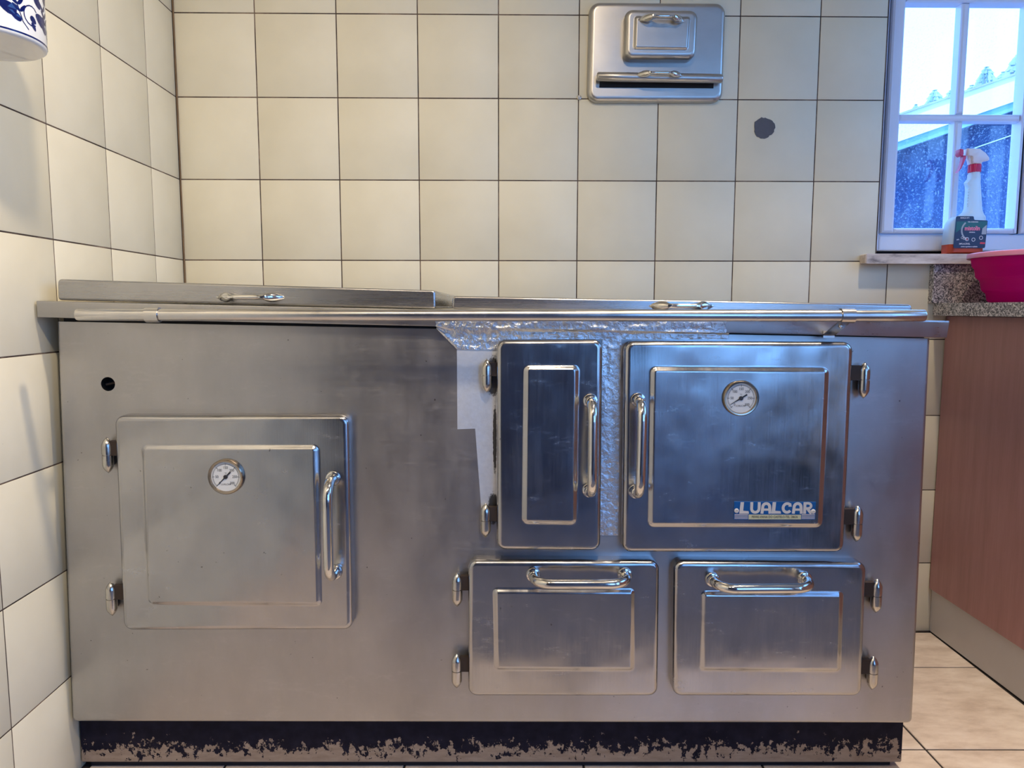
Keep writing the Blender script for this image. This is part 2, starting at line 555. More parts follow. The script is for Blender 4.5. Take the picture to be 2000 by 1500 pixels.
def thick_line(pts, w, y, closed=False):
    """flat ribbon along points in the x-z plane"""
    n = len(pts); L = []; Rr = []
    for i in range(n):
        a = pts[max(i-1, 0)]; b = pts[min(i+1, n-1)]
        dx, dz = b[0]-a[0], b[1]-a[1]; d = math.hypot(dx, dz) or 1
        ww = w[i] if isinstance(w, (list, tuple)) else w
        nx, nz = -dz/d*ww/2, dx/d*ww/2
        L.append((pts[i][0]+nx, y, pts[i][1]+nz)); Rr.append((pts[i][0]-nx, y, pts[i][1]-nz))
    return L+Rr, [(i, i+1, n+i+1, n+i) for i in range(n-1)]

def flat_poly(pts, y): return [(x, y, z) for x, z in pts], [tuple(range(len(pts)))]

def disc(cx, cz, r, y, n=20): return flat_poly([(cx+r*math.cos(2*PI*k/n), cz+r*math.sin(2*PI*k/n)) for k in range(n)], y)

def ring(cx, cz, r0, r1, y, n=32, a0=0.0, a1=2*PI):
    vs = []; 
    for k in range(n+1):
        a = a0+(a1-a0)*k/n
        vs += [(cx+r0*math.cos(a), y, cz+r0*math.sin(a)), (cx+r1*math.cos(a), y, cz+r1*math.sin(a))]
    return vs, [(2*k, 2*k+1, 2*k+3, 2*k+2) for k in range(n)]

# ------------------------------------------------------------------ the room
SK = .0187                      # the left wall is a touch out of square
def wall_x(y): return -SK*y
WTOP = 2.5
XR, YR = 2.56, -3.45            # right wall, rear wall
OX0, OX1, OZ0, OZ1 = 1.770, 2.50, 1.002, 1.74   # window opening in the back wall

mb = MB()
mb.box(-.2, OX0, .0007, .16, -.05, WTOP)
mb.box(OX0, OX1, .0007, .16, -.05, OZ0)
mb.box(OX0, OX1, .0007, .16, OZ1, WTOP)
mb.box(OX1, XR+.15, .0007, .16, -.05, WTOP)
wall_back = tag(mb.build('wall_back', M['grout']), kind='structure')
# bare plaster above and beside the tiled field
wall_left = link('wall_left', MB().add(
    [(wall_x(0)-.0007, 0, -.05), (wall_x(YR)-.0007, YR, -.05), (wall_x(YR)-.15, YR, -.05), (wall_x(0)-.15, 0, -.05),
     (wall_x(0)-.0007, 0, WTOP), (wall_x(YR)-.0007, YR, WTOP), (wall_x(YR)-.15, YR, WTOP), (wall_x(0)-.15, 0, WTOP)],
    [(0, 3, 2, 1), (4, 5, 6, 7), (0, 1, 5, 4), (1, 2, 6, 5), (2, 3, 7, 6), (3, 0, 4, 7)]).mesh('wall_left'), M['grout'])
tag(wall_left, kind='structure')
RY0, RY1, RZ0, RZ1 = -1.30, -.34, 1.10, 2.05
GY0, GY1, GZ0, GZ1 = -3.05, -1.95, .10, 2.20      # glazed door further along the same wall     # window over the worktop, outside the frame
mb = MB()
mb.box(XR, XR+.15, YR-.15, GY0, -.05, WTOP)
mb.box(XR, XR+.15, GY1, RY0, -.05, WTOP)
mb.box(XR, XR+.15, GY0, GY1, -.05, GZ0)
mb.box(XR, XR+.15, GY0, GY1, GZ1, WTOP)
mb.box(XR, XR+.15, RY1, .16, -.05, WTOP)
mb.box(XR, XR+.15, RY0, RY1, -.05, RZ0)
mb.box(XR, XR+.15, RY0, RY1, RZ1, WTOP)
tag(mb.build('wall_right', M['plaster']), kind='structure')
DX0, DX1, DZ1 = 1.50, 2.40, 2.17
mb = MB()
mb.box(-.15, DX0, YR-.15, YR, -.05, WTOP)
mb.box(DX0, DX1, YR-.15, YR, DZ1, WTOP)
mb.box(DX1, XR+.15, YR-.15, YR, -.05, WTOP)
mb.box(DX0, DX1, YR-.15, YR, -.05, .07)
tag(mb.build('wall_rear', M['rearpaint']), kind='structure')
tag(MB().box(-.2, XR+.15, YR-.15, .16, WTOP, WTOP+.1).build('ceiling', M['plaster']), kind='structure')

# tiles
TILE = {}
def tile_mesh(w, h, t=.0050, ch=.0006):
    key = (round(w, 4), round(h, 4))
    if key not in TILE:
        a, b = w/2-.0013, h/2-.0013
        L = lambda i, y: [(-a+i, y, -b+i), (a-i, y, -b+i), (a-i, y, b-i), (-a+i, y, b-i)]
        me = MB().loft([L(0, t), L(0, ch), L(ch*.4, ch*.35), L(ch, 0)]).mesh('tile', 50)
        me.materials.append(M['tile'])
        TILE[key] = me
    return TILE[key]
ZR = [0.0] + [.191+.2*k for k in range(12)]
ZR = [z for z in ZR if z < WTOP-.02] + [WTOP]
def jitter(): return tuple(R.uniform(-.0016, .0016) for _ in range(3))
for i in range(10):
    for z0, z1 in zip(ZR[:-1], ZR[1:]):
        x0, x1 = .2*i, .2*i+.2
        if i == 0: x0 = .002
        if i == 8 and z0 > .9 and z0 < OZ1: x1 = OX0-.002
        if i == 9 and z0 > .9 and z0 < OZ1: continue
        if i == 9: x1 = 2.0
        j = jitter()
        link('tile', tile_mesh(x1-x0, z1-z0), None, wall_back, ((x0+x1)/2, R.uniform(-.0003, .0003), (z0+z1)/2), (j[0], 0, j[2]))
DL = [0.002, .1558] + [.1558+.2*k for k in range(1, 12)]
ang = PI/2 + math.atan(SK)
for d0, d1 in zip(DL[:-1], DL[1:]):
    for z0, z1 in zip(ZR[:-1], ZR[1:]):
        d = (d0+d1)/2; j = jitter()
        link('tile', tile_mesh(d1-d0, z1-z0), None, wall_left, (SK*d+R.uniform(-.0001, .0001), -d, (z0+z1)/2), (j[0]*.3, 0, ang+j[2]*.3))
# silicone / soot in the corner joint
mb = MB()
pts = []
for k in range(41):
    z = .9+1.6*k/40
    pts.append((.0025, -.0018, z))
mb.tube(pts, [.0016+.0010*R.random() for _ in pts], 6)
mb.build('corner_sealant', M['sealant'], wall_back, 60)
# cement patch and old screw
pts = []
for k in range(34):
    a = 2*PI*k/34
    rr = .0265*(1+.05*math.sin(3*a+1)+R.uniform(-.05, .05))
    pts.append((1.468+rr*math.cos(a), 1.3225+rr*.96*math.sin(a)))
MB().poly(pts, .001, -.0014).build('cement_patch', M['cement'], wall_back)['label'] = 'round grey cement patch on a cream tile'
mb = MB().lathe([(.0058, -.002), (.0058, .0015), (.004, .0028), (.0034, .0028), (.003, .0012)], (1.0014, -.001, 1.3936), 'y', 16)
mb.box(.9988, 1.0040, -.0030, -.002, 1.3932, 1.3941)
mb.build('wall_screw', M['hinge'], wall_back, 40)

# floor
FA = -.013
floor = tag(link('floor', MB().box(-.2, XR+.15, YR-.15, .16, -.1, -.0016).mesh('floor'), M['fgrout']), kind='structure')
FT = {}
def ftile(w, h):
    key = (round(w, 4), round(h, 4))
    if key not in FT:
        a, b = w/2-.0022, h/2-.0022
        L = lambda i, z: [(-a+i, -b+i, z), (a-i, -b+i, z), (a-i, b-i, z), (-a+i, b-i, z)]
        me = MB().loft([L(0, -.008), L(0, -.0012), L(.0012, 0)]).mesh('floor_tile')
        me.materials.append(M['floor'])
        FT[key] = me
    return FT[key]
PX, PY = .3425, .334
ca, sa = math.cos(FA), math.sin(FA)
for i in range(-5, 1):
    for k in range(-9, 1):
        x0, x1 = i*PX, (i+1)*PX
        y0, y1 = (k-1)*PY, k*PY
        if i == -5: x0 = -1.628
        if i == 0: x1 = .311
        if k == 1: y1 = y0+.19
        cx, cy = (x0+x1)/2, (y0+y1)/2
        link('floor_tile', ftile(x1-x0, y1-y0), None, floor, (1.655+cx*ca-cy*sa, -.1955+cx*sa+cy*ca, R.uniform(-.0004, .0)), (0, 0, FA))
for i in range(-5, 1):
    x0, x1 = i*PX, (i+1)*PX
    if i == -5: x0 = -1.628
    if i == 0: x1 = .311
    cx, cy = (x0+x1)/2, .0965
    link('floor_tile', ftile(x1-x0, .193), None, floor, (1.655+cx*ca-cy*sa, -.1955+cx*sa+cy*ca, 0), (0, 0, FA))

# ------------------------------------------------------------------ window in the back wall
win = tag(link('window_1', None), kind='structure')
FY0, FY1 = .048, .115
mb = MB()
def bar(x0, x1, z0, z1, y0, y1, c=.004):
    """profile bar with softened front edges"""
    L = lambda i, y: [(x0+i, y, z0+i), (x1-i, y, z0+i), (x1-i, y, z1-i), (x0+i, y, z1-i)]
    mb.loft([L(0, y1), L(0, y0+c), L(c*.3, y0+c*.3), L(c, y0)])
bar(1.762, 1.7985, 1.022, OZ1, FY0, FY1)
bar(1.7985, 2.50, 1.022, 1.0645, FY0, FY1)
bar(1.7985, 2.50, 1.70, OZ1, FY0, FY1)
bar(2.463, 2.50, 1.0645, 1.70, FY0, FY1)
mb.build('window_frame', M['pvc'], win)
SY0, SY1 = .040, .079
GB, GT, MZ0, MZ1 = 1.0802, 1.6445, 1.3527, 1.3706
mb = MB()
bar(1.7995, 1.834, 1.0665, 1.6985, SY0, SY1, .007)
bar(1.834, 2.1505, 1.0665, GB, SY0, SY1, .007)
bar(1.834, 2.1505, GT, 1.6985, SY0, SY1, .007)
bar(2.1505, 2.157, 1.0665, 1.6985, SY0, SY1, .002)
mb.build('sash', M['pvc'], win)
mb = MB()
bar(1.9815, 2.0015, GB, MZ0, SY0+.006, .0765, .006)
bar(1.9815, 2.0015, MZ1, GT, SY0+.006, .0765, .006)
bar(1.834, 2.1505, MZ0, MZ1, SY0+.006, .0765, .006)
mb.build('glazing_bar', M['pvc'], win)
MB().box(2.157, 2.168, SY0+.012, SY1, 1.0665, 1.6985).build('gasket', M['rubber'], win)
mb = MB()
bar(2.168, 2.20, 1.0665, 1.6985, SY0, SY1, .007)
bar(2.43, 2.4625, 1.0665, 1.6985, SY0, SY1, .007)
bar(2.20, 2.43, 1.0665, GB, SY0, SY1, .007)
bar(2.20, 2.43, GT, 1.6985, SY0, SY1, .007)
bar(2.20, 2.43, MZ0, MZ1, SY0+.006, .0765, .006)
mb.build('sash', M['pvc'], win)
for x0, x1, z0, z1, mt in ((1.834, 1.9815, MZ1, GT, 'glass_up'), (2.0015, 2.1505, MZ1, GT, 'glass_up'), (1.834, 1.9815, GB, MZ0, 'glass_low'), (2.0015, 2.1505, GB, MZ0, 'glass_low'),
                           (2.20, 2.43, MZ1, GT, 'glass_up'), (2.20, 2.43, GB, MZ0, 'glass_low')):
    MB().box(x0-.003, x1+.003, .0700, .0735, z0-.003, z1+.003).build('pane', M[mt], win)
MB().box(1.772, 2.498, .075, .112, 1.0085, 1.022).build('gap_strip', M['gap'], win)
# marble sill
mb = MB()
L = lambda x, i: [(x, -.030+i, .9836+i), (x, .112, .9836+i), (x, .112, 1.0085-i), (x, -.030+i, 1.0085-i)]
mb.loft([L(1.7275, .003), L(1.7295, .0008), L(1.732, 0), L(2.52, 0)])
tag(mb.build('trim_1', M['marble'], None, 40), kind='structure')

wr = tag(link('window_2', None), kind='structure')
mb = MB()
for y0, y1, z0, z1 in ((RY0, RY0+.05, RZ0, RZ1), (RY1-.05, RY1, RZ0, RZ1), (RY0+.05, RY1-.05, RZ0, RZ0+.05), (RY0+.05, RY1-.05, RZ1-.05, RZ1), (-.84, -.80, RZ0+.05, RZ1-.05)):
    mb.box(XR+.04, XR+.10, y0, y1, z0, z1)
mb.build('window_frame', M['pvc'], wr)
for y0, y1 in ((RY0+.05, -.84), (-.80, RY1-.05)):
    MB().box(XR+.066, XR+.070, y0, y1, RZ0+.05, RZ1-.05).build('pane', M['glass_up'], wr)

gd = tag(link('door_2', None), kind='structure')
mb = MB()
for y0, y1, z0, z1 in ((GY0, GY0+.08, GZ0, GZ1), (GY1-.08, GY1, GZ0, GZ1), (GY0+.08, GY1-.08, GZ0, GZ0+.14), (GY0+.08, GY1-.08, GZ1-.08, GZ1), (-2.54, -2.46, GZ0+.14, GZ1-.08)):
    mb.box(XR+.04, XR+.10, y0, y1, z0, z1)
mb.build('door_frame', M['pvc'], gd)
for y0, y1 in ((GY0+.08, -2.54), (-2.46, GY1-.08)):
    MB().box(XR+.066, XR+.070, y0, y1, GZ0+.14, GZ1-.08).build('pane', M['glass_up'], gd)

# glazed door in the rear wall, behind the photographer
dr = tag(link('door_1', None), kind='structure')
mb = MB()
for x0, x1, z0, z1 in ((DX0, DX0+.07, .07, DZ1), (DX1-.07, DX1, .07, DZ1), (DX0+.07, DX1-.07, .07, .62), (DX0+.07, DX1-.07, DZ1-.08, DZ1), (1.92, 1.98, .62, DZ1-.08)):
    mb.box(x0, x1, YR-.09, YR-.03, z0, z1)
mb.build('door_frame', M['pvc'], dr)
for x0, x1 in ((DX0+.07, 1.92), (1.98, DX1-.07)):
    MB().box(x0, x1, YR-.065, YR-.060, .62, DZ1-.08).build('pane', M['glass_up'], dr)

# ------------------------------------------------------------------ the stove
sa_ = -.0095
stove = thing('cooking_stove', 'long brushed steel range cooker with five doors, standing against the tiled wall', 'stove', (.0125, -.576, 0), (0, 0, sa_))
PYF = -.03                                        # front plane of the body sheet
# body with a real draught hole
BT = [(.0064, .1125), (1.5548, .1085), (1.5451, .8188), (.0244, .8463)]
def body_outline(inset):
    (x0, z0), (x1, z1), (x2, z2), (x3, z3) = BT
    q = Quad((x3, z3), (x2, z2), (x1, z1), (x0, z0))
    out = []
    W_, H_ = q.W, q.H
    r = max(.010-inset, .001)
    for cx, cz, a0 in ((W_-inset-r, inset+r, -PI/2), (inset+r, inset+r, PI)):
        if a0 == -PI/2:
            for k in range(7):
                a = a0+PI/2*k/6
                out.append(q.at(cx+r*math.cos(a), cz+r*math.sin(a)))
            out.append(q.at(W_-inset, H_)); out.append(q.at(inset, H_))
        else:
            for k in range(7):
                a = a0+PI/2*k/6
                out.append(q.at(cx+r*math.cos(a), cz+r*math.sin(a)))
    return out
HX, HZ, HR = .1078, .7374, .0123
bm = bmesh.new()
loops = []
rb = .006
prof = [(0, .545), (0, PYF+rb)] + [(rb*(1-math.cos(PI/2*k/5)), PYF+rb-rb*math.sin(PI/2*k/5)) for k in range(1, 6)] + [(rb+.001, PYF)]
for ins, y in prof: loops.append([bm.verts.new((x, y, z)) for x, z in body_outline(ins)])
n = len(loops[0])
for a, b in zip(loops[:-1], loops[1:]):
    for j in range(n): bm.faces.new((a[j], a[(j+1) % n], b[(j+1) % n], b[j]))
bm.faces.new(loops[0])
hole = [bm.verts.new((HX+HR*math.cos(2*PI*k/28), PYF, HZ+HR*math.sin(2*PI*k/28))) for k in range(28)]
hole2 = [bm.verts.new((HX+HR*math.cos(2*PI*k/28), PYF+.03, HZ+HR*math.sin(2*PI*k/28))) for k in range(28)]
ed = []
for lp in (loops[-1], hole):
    for j in range(len(lp)):
        e = bm.edges.get((lp[j], lp[(j+1) % len(lp)])) or bm.edges.new((lp[j], lp[(j+1) % len(lp)]))
        ed.append(e)
bmesh.ops.triangle_fill(bm, edges=ed, use_beauty=True)
for j in range(28): bm.faces.new((hole[j], hole[(j+1) % 28], hole2[(j+1) % 28], hole2[j]))
bmesh.ops.recalc_face_normals(bm, faces=bm.faces)
me = bpy.data.meshes.new('body_panel'); bm.to_mesh(me); bm.free()
for p in me.polygons: p.use_smooth = True
me.set_sharp_from_angle(angle=math.radians(35))
link('body_panel', me, M['panel'], stove)
mb = MB().lathe([(.0122, 0), (.0122, .002)], (HX, PYF+.030, HZ), 'y', 24)
mb.build('draught_hole', M['black'], stove)
MB().tube([(HX-.010, PYF+.012, HZ-.002), (HX+.006, PYF+.016, HZ+.0015)], .0022, 8).build('draught_lever', M['rust'], stove)
# inner frame carrying the top, dark between the body and the top plate
mb = MB()
mb.loft([[(.03, -.018, .80), (1.54, -.018, .78), (1.54, .54, .78), (.03, .54, .80)], [(.03, -.018, .8535), (1.54, -.018, .8212), (1.54, .54, .8212), (.03, .54, .8535)]])
mb.build('inner_frame', M['dark'], stove)
# base
mb = MB()
q = Quad((.0022, .1115), (1.5545, .1088), (1.5552, .0135), (.0010, .0150))
mb.loft([q.loop(.002, 0, .535, 1), q.loop(.002, 0, .001, 1), q.loop(.002, .001, 0, 1)])
mb.build('plinth', M['base'], stove)
MB().box(.012, 1.54, .012, .53, 0, .0145).build('bedding_strip', M['gap'], stove)
# top plate
def ptop(x): return .8819-.02083*x
mb = MB()
q = Quad((.0042, .8818), (1.5648, .8493), (1.5617, .8203), (.0041, .8536))
pr_ = [(0, .553), (0, -.048), (.0006, -.0494), (.002, -.05)]
mb.loft([q.loop(.0012, i, y, 2) for i, y in pr_])
mb.build('top_plate', M['top'], stove, 35)

# lids
def lid(tl, tr, hx0, hx1, hz):
    (xl, zl), (xr, zr) = tl, tr
    q = Quad((xl, zl), (xr, zr), (xr+.001, ptop(xr)+.0018), (xl-.002, ptop(xl)+.0018))
    mb = MB()
    b_ = .0035
    pr_ = [(0, .50), (0, PYF+b_)] + [(b_*(1-math.cos(PI/2*k/4)), PYF+b_-b_*math.sin(PI/2*k/4)) for k in range(1, 5)] + [(b_+.001, PYF)]
    mb.loft([q.loop(.006, i, y, 4) for i, y in pr_])
    o = mb.build('lid', M['lid'], stove, 40)
    h = MB()
    bow(h, hx0, hx1, hz, PYF, .026)
    h.build('lid_handle', M['chrome'], o, 50)
    return o

def bow(mb, x0, x1, z, y, out, thick=.0062, slope=0.0):
    """bow handle: pointed leaf-shaped feet joined by a slim arched grip"""
    n = 30
    w = x1-x0
    loops = []
    for k in range(n+1):
        t = k/n
        x = x0+w*t
        e = min(t, 1-t)*w                      # distance from the nearest tip
        foot = min(1, e/.020)
        rise = out*min(1, max(0, (e-.004)/.026))**.6 if e > .004 else 0
        hz_ = thick*(math.sin(min(1, e/.022)*PI/2)**.9)*1.35 if e < .026 else max(thick*.62, thick*1.35-(e-.026)*thick*1.35*60)
        hz_ = max(hz_, .0004)
        # underside touches the sheet near the feet and lifts under the grip
        under = 0 if e < .030 else min(rise-.006, (e-.030)*1.6)
        under = max(under, -.0005)
        top_ = max(rise, .0012)
        zc = z+slope*(x-(x0+x1)/2)
        lp = []
        for q in range(10):
            a = 2*PI*q/10
            yy = (top_+under)/2+(top_-under)/2*math.sin(a)
            lp.append((x, y-yy, zc+hz_*math.cos(a)))
        loops.append(lp)
    mb.loft(loops)

lid((.0307, .9193), (.6817, .9008), .3024, .4225, .8885)
lid((.7117, .8912), (1.5095, .8772), 1.0515, 1.1653, .8745)

# towel rail
RY, RZ = -.115, .8588
mb = MB()
xs = [.1107, .1112, .113] + [.113+(1.4815-.113)*k/24 for k in range(1, 24)] + [1.4815, 1.4832, 1.4838]
rr = [.0080, .0090, .0096] + [.0098]*23 + [.0096, .0090, .0080]
mb.tube([(x, RY, RZ+.0002*math.sin(x*9)) for x in xs], rr, 20)
mb.build('towel_rail', M['rail'], stove, 50)
def bracket(x0, x1, pz, py):
    mb = MB()
    L = []
    for x in (x0, x1): pass
    n = 20
    for x, r_ in ((x0, .0102), (x0, .0122), (x1, .0122), (x1, .0102)):
        L.append([(x, RY+r_*math.cos(2*PI*k/n), RZ+r_*math.sin(2*PI*k/n)) for k in range(n)])
    mb.loft(L, False, False, True)
    # strap from the band to the plate
    zb = RZ-.0095 if pz < RZ-.01 else RZ-.006
    a = Vector((0, RY+.006, zb)); b = Vector((0, py, pz))
    d = (b-a).normalized(); nn = Vector((0, -d.z, d.y))*.0012
    lo = []
    for p in (a, b):
        lo.append([(x0+.001, *(p-nn)[1:]), (x1-.001, *(p-nn)[1:]), (x1-.001, *(p+nn)[1:]), (x0+.001, *(p+nn)[1:])])
    mb.loft(lo)
    mb.box(x0+.001, x1-.001, py-.002, py+.003, pz-.004, pz+.008)
    o = mb.build('rail_bracket', M['rail'], stove, 40)
    mid = (a*.72+b*.28)
    m2 = MB().lathe([(.0032, -.002), (.0032, .0022), (.0018, .0034)], ((x0+x1)/2, mid.y-.001, mid.z-.001), 'y', 12)
    m2.build('bracket_rivet', M['hinge'], o, 40)
bracket(.2231, .2446, .8600, -.050)
bracket(1.3465, 1.3682, .8245, -.050)

# doors
YF = -.058
def handle(parent, p0, p1, out=.045, r=.0083):
    """round bar on two flanges, p0 and p1 are (x,z) of the feet"""
    a = Vector((p0[0], YF, p0[1])); b = Vector((p1[0], YF, p1[1]))
    d = (b-a).normalized()
    f = .030
    o_ = Vector((0, -out, 0))
    pts = [a, a+o_*((out-f)/out)]
    for k in range(1, 8):
        t = PI/2*k/8
        pts.append(a+Vector((0, -(out-f)-f*math.sin(t), 0))+d*f*(1-math.cos(t)))
    e0 = a+o_+d*f; e1 = b+o_-d*f
    for k in range(0, 9): pts.append(e0.lerp(e1, k/8))
    for k in range(7, 0, -1):
        t = PI/2*k/8
        pts.append(b+Vector((0, -(out-f)-f*math.sin(t), 0))-d*f*(1-math.cos(t)))
    pts += [b+o_*((out-f)/out), b]
    hd = MB().tube(pts, r, 18).build('handle', M['chrome'], parent, 60)
    for p in (a, b):
        MB().lathe([(.0128, -.001), (.0128, .003), (.0118, .0052), (.0095, .006), (.0088, .0075), (.0084, .0075)], tuple(p), 'y', 24).build('handle_flange', M['chrome'], parent, 40)

def hinge(parent, x, z0, z1, door_x, yc=-.045):
    h = z1-z0; r = .0094
    pr = [(.0004, 0), (.0045, .004), (.0074, .0085), (.0090, .0125), (r, .0155), (r, h*.52-.001), (r*.86, h*.52-.0006), (r*.86, h*.52+.0006), (r, h*.52+.001), (r, h-.0155), (.0090, h-.0125), (.0074, h-.0085), (.0045, h-.004), (.0004, h)]
    mb = MB().lathe(pr, (x, yc, z0), 'z', 18)
    o = mb.build('hinge', M['hinge'], parent, 50)
    s = 1 if door_x > x else -1
    mb = MB()
    x0, x1 = sorted((x+s*.006, door_x+s*.001))
    mb.box(x0, x1, yc-.004, yc+.006, z0+h*.50, z1-.006)
    x0, x1 = sorted((x-.003, x+.003))
    mb.box(x0, x1, yc+.004, PYF+.001, z0+.012, z0+h*.5)
    mb.build('hinge_leaf', M['rust'], parent)

def door(label, outer, inner, r_out=.016, r_in=.012, h=.0048, bw=.010):
    (tl, tr, br, bl) = outer                        # the pressed edge rolls in, so the sheet is a little larger than its face
    q = Quad((tl[0], tl[1]+.0015), (tr[0], tr[1]+.0015), (br[0], br[1]-.0055), (bl[0], bl[1]-.0055)); qi = Quad(*inner)
    rb = .009
    mb = MB()
    loops = [q.loop(r_out, 0, PYF, 6), q.loop(r_out, 0, YF+rb, 6)]
    for k in range(1, 7):
        t = PI/2*k/6
        loops.append(q.loop(r_out, rb*(1-math.cos(t)), YF+rb-rb*math.sin(t), 6))
    loops.append(q.loop(r_out, rb+.0012, YF, 6))
    loops.append(qi.loop(r_in, -.0022, YF, 6))
    for t in (0, .06, .2, .4, .6, .8, .94, 1.0):
        loops.append(qi.loop(r_in, bw*t, YF-h*(3*t*t-2*t*t*t), 6))
    loops.append(qi.loop(r_in, bw+.0015, YF-h, 6))
    mb.loft(loops)
    o = mb.build('door', M['door'], stove, 50)
    o['label'] = label
    return o

def gauge(parent, cx, cz, needle):
    y = YF-.0048
    MB().lathe([(.0300, -.001), (.0308, .002), (.0306, .0055), (.0290, .0075), (.0268, .0072), (.0256, .0050), (.0252, .0030)], (cx, y, cz), 'y', 40).build('thermometer_bezel', M['brass'], parent, 50)
    v, f = disc(cx, cz, .0256, y-.0036, 40)
    MB().add(v, f).build('thermometer_dial', M['dial'], parent)
    mb = MB(); yy = y-.0040
    mb.add(*ring(cx, cz, .0218, .0222, yy, 48, -PI/4, PI*1.25))
    for k in range(61):
        a = PI*1.25-PI*1.5*k/60
        big = k % 10 == 0
        r0, r1 = (.0195 if big else .0218), .0240
        mb.add(*thick_line([(cx+r0*math.cos(a), cz+r0*math.sin(a)), (cx+r1*math.cos(a), cz+r1*math.sin(a))], .0007 if big else .0003, yy))
    for k, s in enumerate(('0', '50', '100', '150', '200', '250', '300')):
        a = PI*1.25-PI/4*k
        mb.add(*text_mesh(s, .0066, cx+.0152*math.cos(a), cz+.0158*math.sin(a), yy, .85))
    mb.add(*text_mesh('LUALCAR', .0044, cx, cz-.0132, yy, .9))
    mb.add(*text_mesh('\u00b0C', .0038, cx, cz+.0062, yy))
    mb.build('dial_markings', M['ink_k'], parent)
    mb = MB(); y2 = y-.0048
    a = needle; c, s = math.cos(a), math.sin(a)
    P = lambda t, w: (cx+c*t-s*w, cz+s*t+c*w)
    mb.poly([P(.0215, .0002), P(.004, .0010), P(-.0120, .0013), P(-.0120, -.0013), P(.004, -.0010), P(.0215, -.0002)], y2+.0004, y2)
    mb.lathe([(.0036, 0), (.0036, .0014), (.0028, .0019)], (cx, y2+.0006, cz), 'y', 16)
    mb.build('thermometer_needle', M['ink_k'], parent)

dA = door('wide oven door with dial and upright handle, nearest the left tiled wall',
          ((.1290, .6838), (.5336, .6852), (.5320, .3060), (.1240, .3052)), ((.1732, .6355), (.4820, .6365), (.4798, .3450), (.1700, .3475)))
gauge(dA, .3216, .5807, PI*1.25)
handle(dA, (.5045, .5763), (.5037, .4083))
hinge(dA, .1085, .5822, .6457, .1285); hinge(dA, .1010, .3224, .3855, .1255)
dB = door('narrow upright firebox door beside the foil tape',
          ((.7880, .8150), (.9698, .8160), (.9710, .4508), (.7880, .4525)), ((.8334, .7748), (.9306, .7748), (.9294, .4925), (.8312, .4940)))
handle(dB, (.9492, .7119), (.9494, .5556))
hinge(dB, .7712, .7244, .7831, .7882); hinge(dB, .7683, .4662, .5283, .7882)
dC = door('square oven door with dial, blue name plate and handle on its left edge',
          ((1.0070, .8131), (1.3990, .8118), (1.4000, .4475), (1.0088, .4485)), ((1.0498, .7726), (1.3580, .7710), (1.3582, .4880), (1.0512, .4890)))
gauge(dC, 1.2054, .7179, PI*1.175)
handle(dC, (1.0311, .7137), (1.0297, .5538))
hinge(dC, 1.4248, .7151, .7784, 1.3988); hinge(dC, 1.4252, .4584, .5249, 1.3995)
dD = door('low ash door under the narrow firebox door',
          ((.7375, .4272), (1.0752, .4258), (1.0775, .1815), (.7365, .1817)), ((.7800, .3800), (1.0331, .3792), (1.0348, .2245), (.7826, .2258)), .016, .010)
handle(dD, (.8526, .4036), (1.0135, .4036))
hinge(dD, .7173, .3391, .4025, .7375); hinge(dD, .7154, .1862, .2520, .7370)
dE = door('low storage door under the square oven door',
          ((1.1010, .4255), (1.4415, .4230), (1.4448, .1813), (1.1044, .1815)), ((1.1480, .3750), (1.4016, .3738), (1.4042, .2225), (1.1497, .2248)), .016, .010)
handle(dE, (1.1682, .3950), (1.3309, .3965))
hinge(dE, 1.4667, .3277, .3912, 1.4420); hinge(dE, 1.4673, .1829, .2470, 1.4440)

# name plate on the oven door
bx0, bx1, bz0, bz1 = 1.2010, 1.3428, .5048, .5366
by = YF-.0049
pl = MB()
pl.poly([(bx0, bz0), (bx1, bz0), (bx1, bz1-.0006), (bx0, bz1)], by+.001, by-.0010)
pl.build('name_plate', M['blue_plate'], dC)
yt = by-.0014
bw_, bh_ = bx1-bx0, bz1-bz0
mb = MB()
def arc(cx, cz, rx, rz, a0, a1, n=12): return [(cx+rx*math.cos(math.radians(a0+(a1-a0)*k/n)), cz+rz*math.sin(math.radians(a0+(a1-a0)*k/n))) for k in range(n+1)]
lw = .0155; lh = .0205; lz = bz0+.0105; sw = .0050
lx = bx0+.0095
def letter(kind, x):
    z0, z1 = lz, lz+lh
    zm = (z0+z1)/2
    if kind == 'L':
        mb.add(*flat_poly([(x-.0005, z0), (x+.0165, z0), (x+.0155, z0+.0045), (x+.0062, z0+.0052), (x+.0072, z1), (x+.0012, z1)], yt))
    if kind == 'U':
        mb.add(*thick_line([(x+.0025, z1)]+[(x+.0025, z0+.009)]+arc(x+.009, z0+.009, .0065, .0066, 180, 360)+[(x+.0155, z1)], sw, yt))
    if kind == 'A':
        mb.add(*thick_line([(x+.0018, z0), (x+.0028, z1-.0085)]+arc(x+.0088, z1-.0085, .0060, .0060, 180, 0)+[(x+.0158, z0)], sw*1.02, yt))
        mb.add(*thick_line([(x+.003, z0+.0072), (x+.0148, z0+.0072)], .0040, yt-.00005))
    if kind == 'C':
        mb.add(*thick_line(arc(x+.0095, zm, .0070, .0078, 38, 322, 18), sw, yt))
        mb.add(*flat_poly([(x+.0112, zm+.0022), (x+.0175, zm+.0022), (x+.0160, z1-.0015), (x+.0135, z1-.003)], yt-.00005))
    if kind == 'R':
        mb.add(*thick_line([(x+.0032, z0), (x+.0032, z1)], sw, yt))
        mb.add(*thick_line([(x+.002, z1-.0022)]+arc(x+.0085, z1-.0066, .0055, .0046, 90, -90)+[(x+.003, z0+.0092)], .0044, yt-.00005))
        mb.add(*thick_line([(x+.0075, z0+.0095), (x+.0150, z0)], sw, yt-.0001))
xx = lx
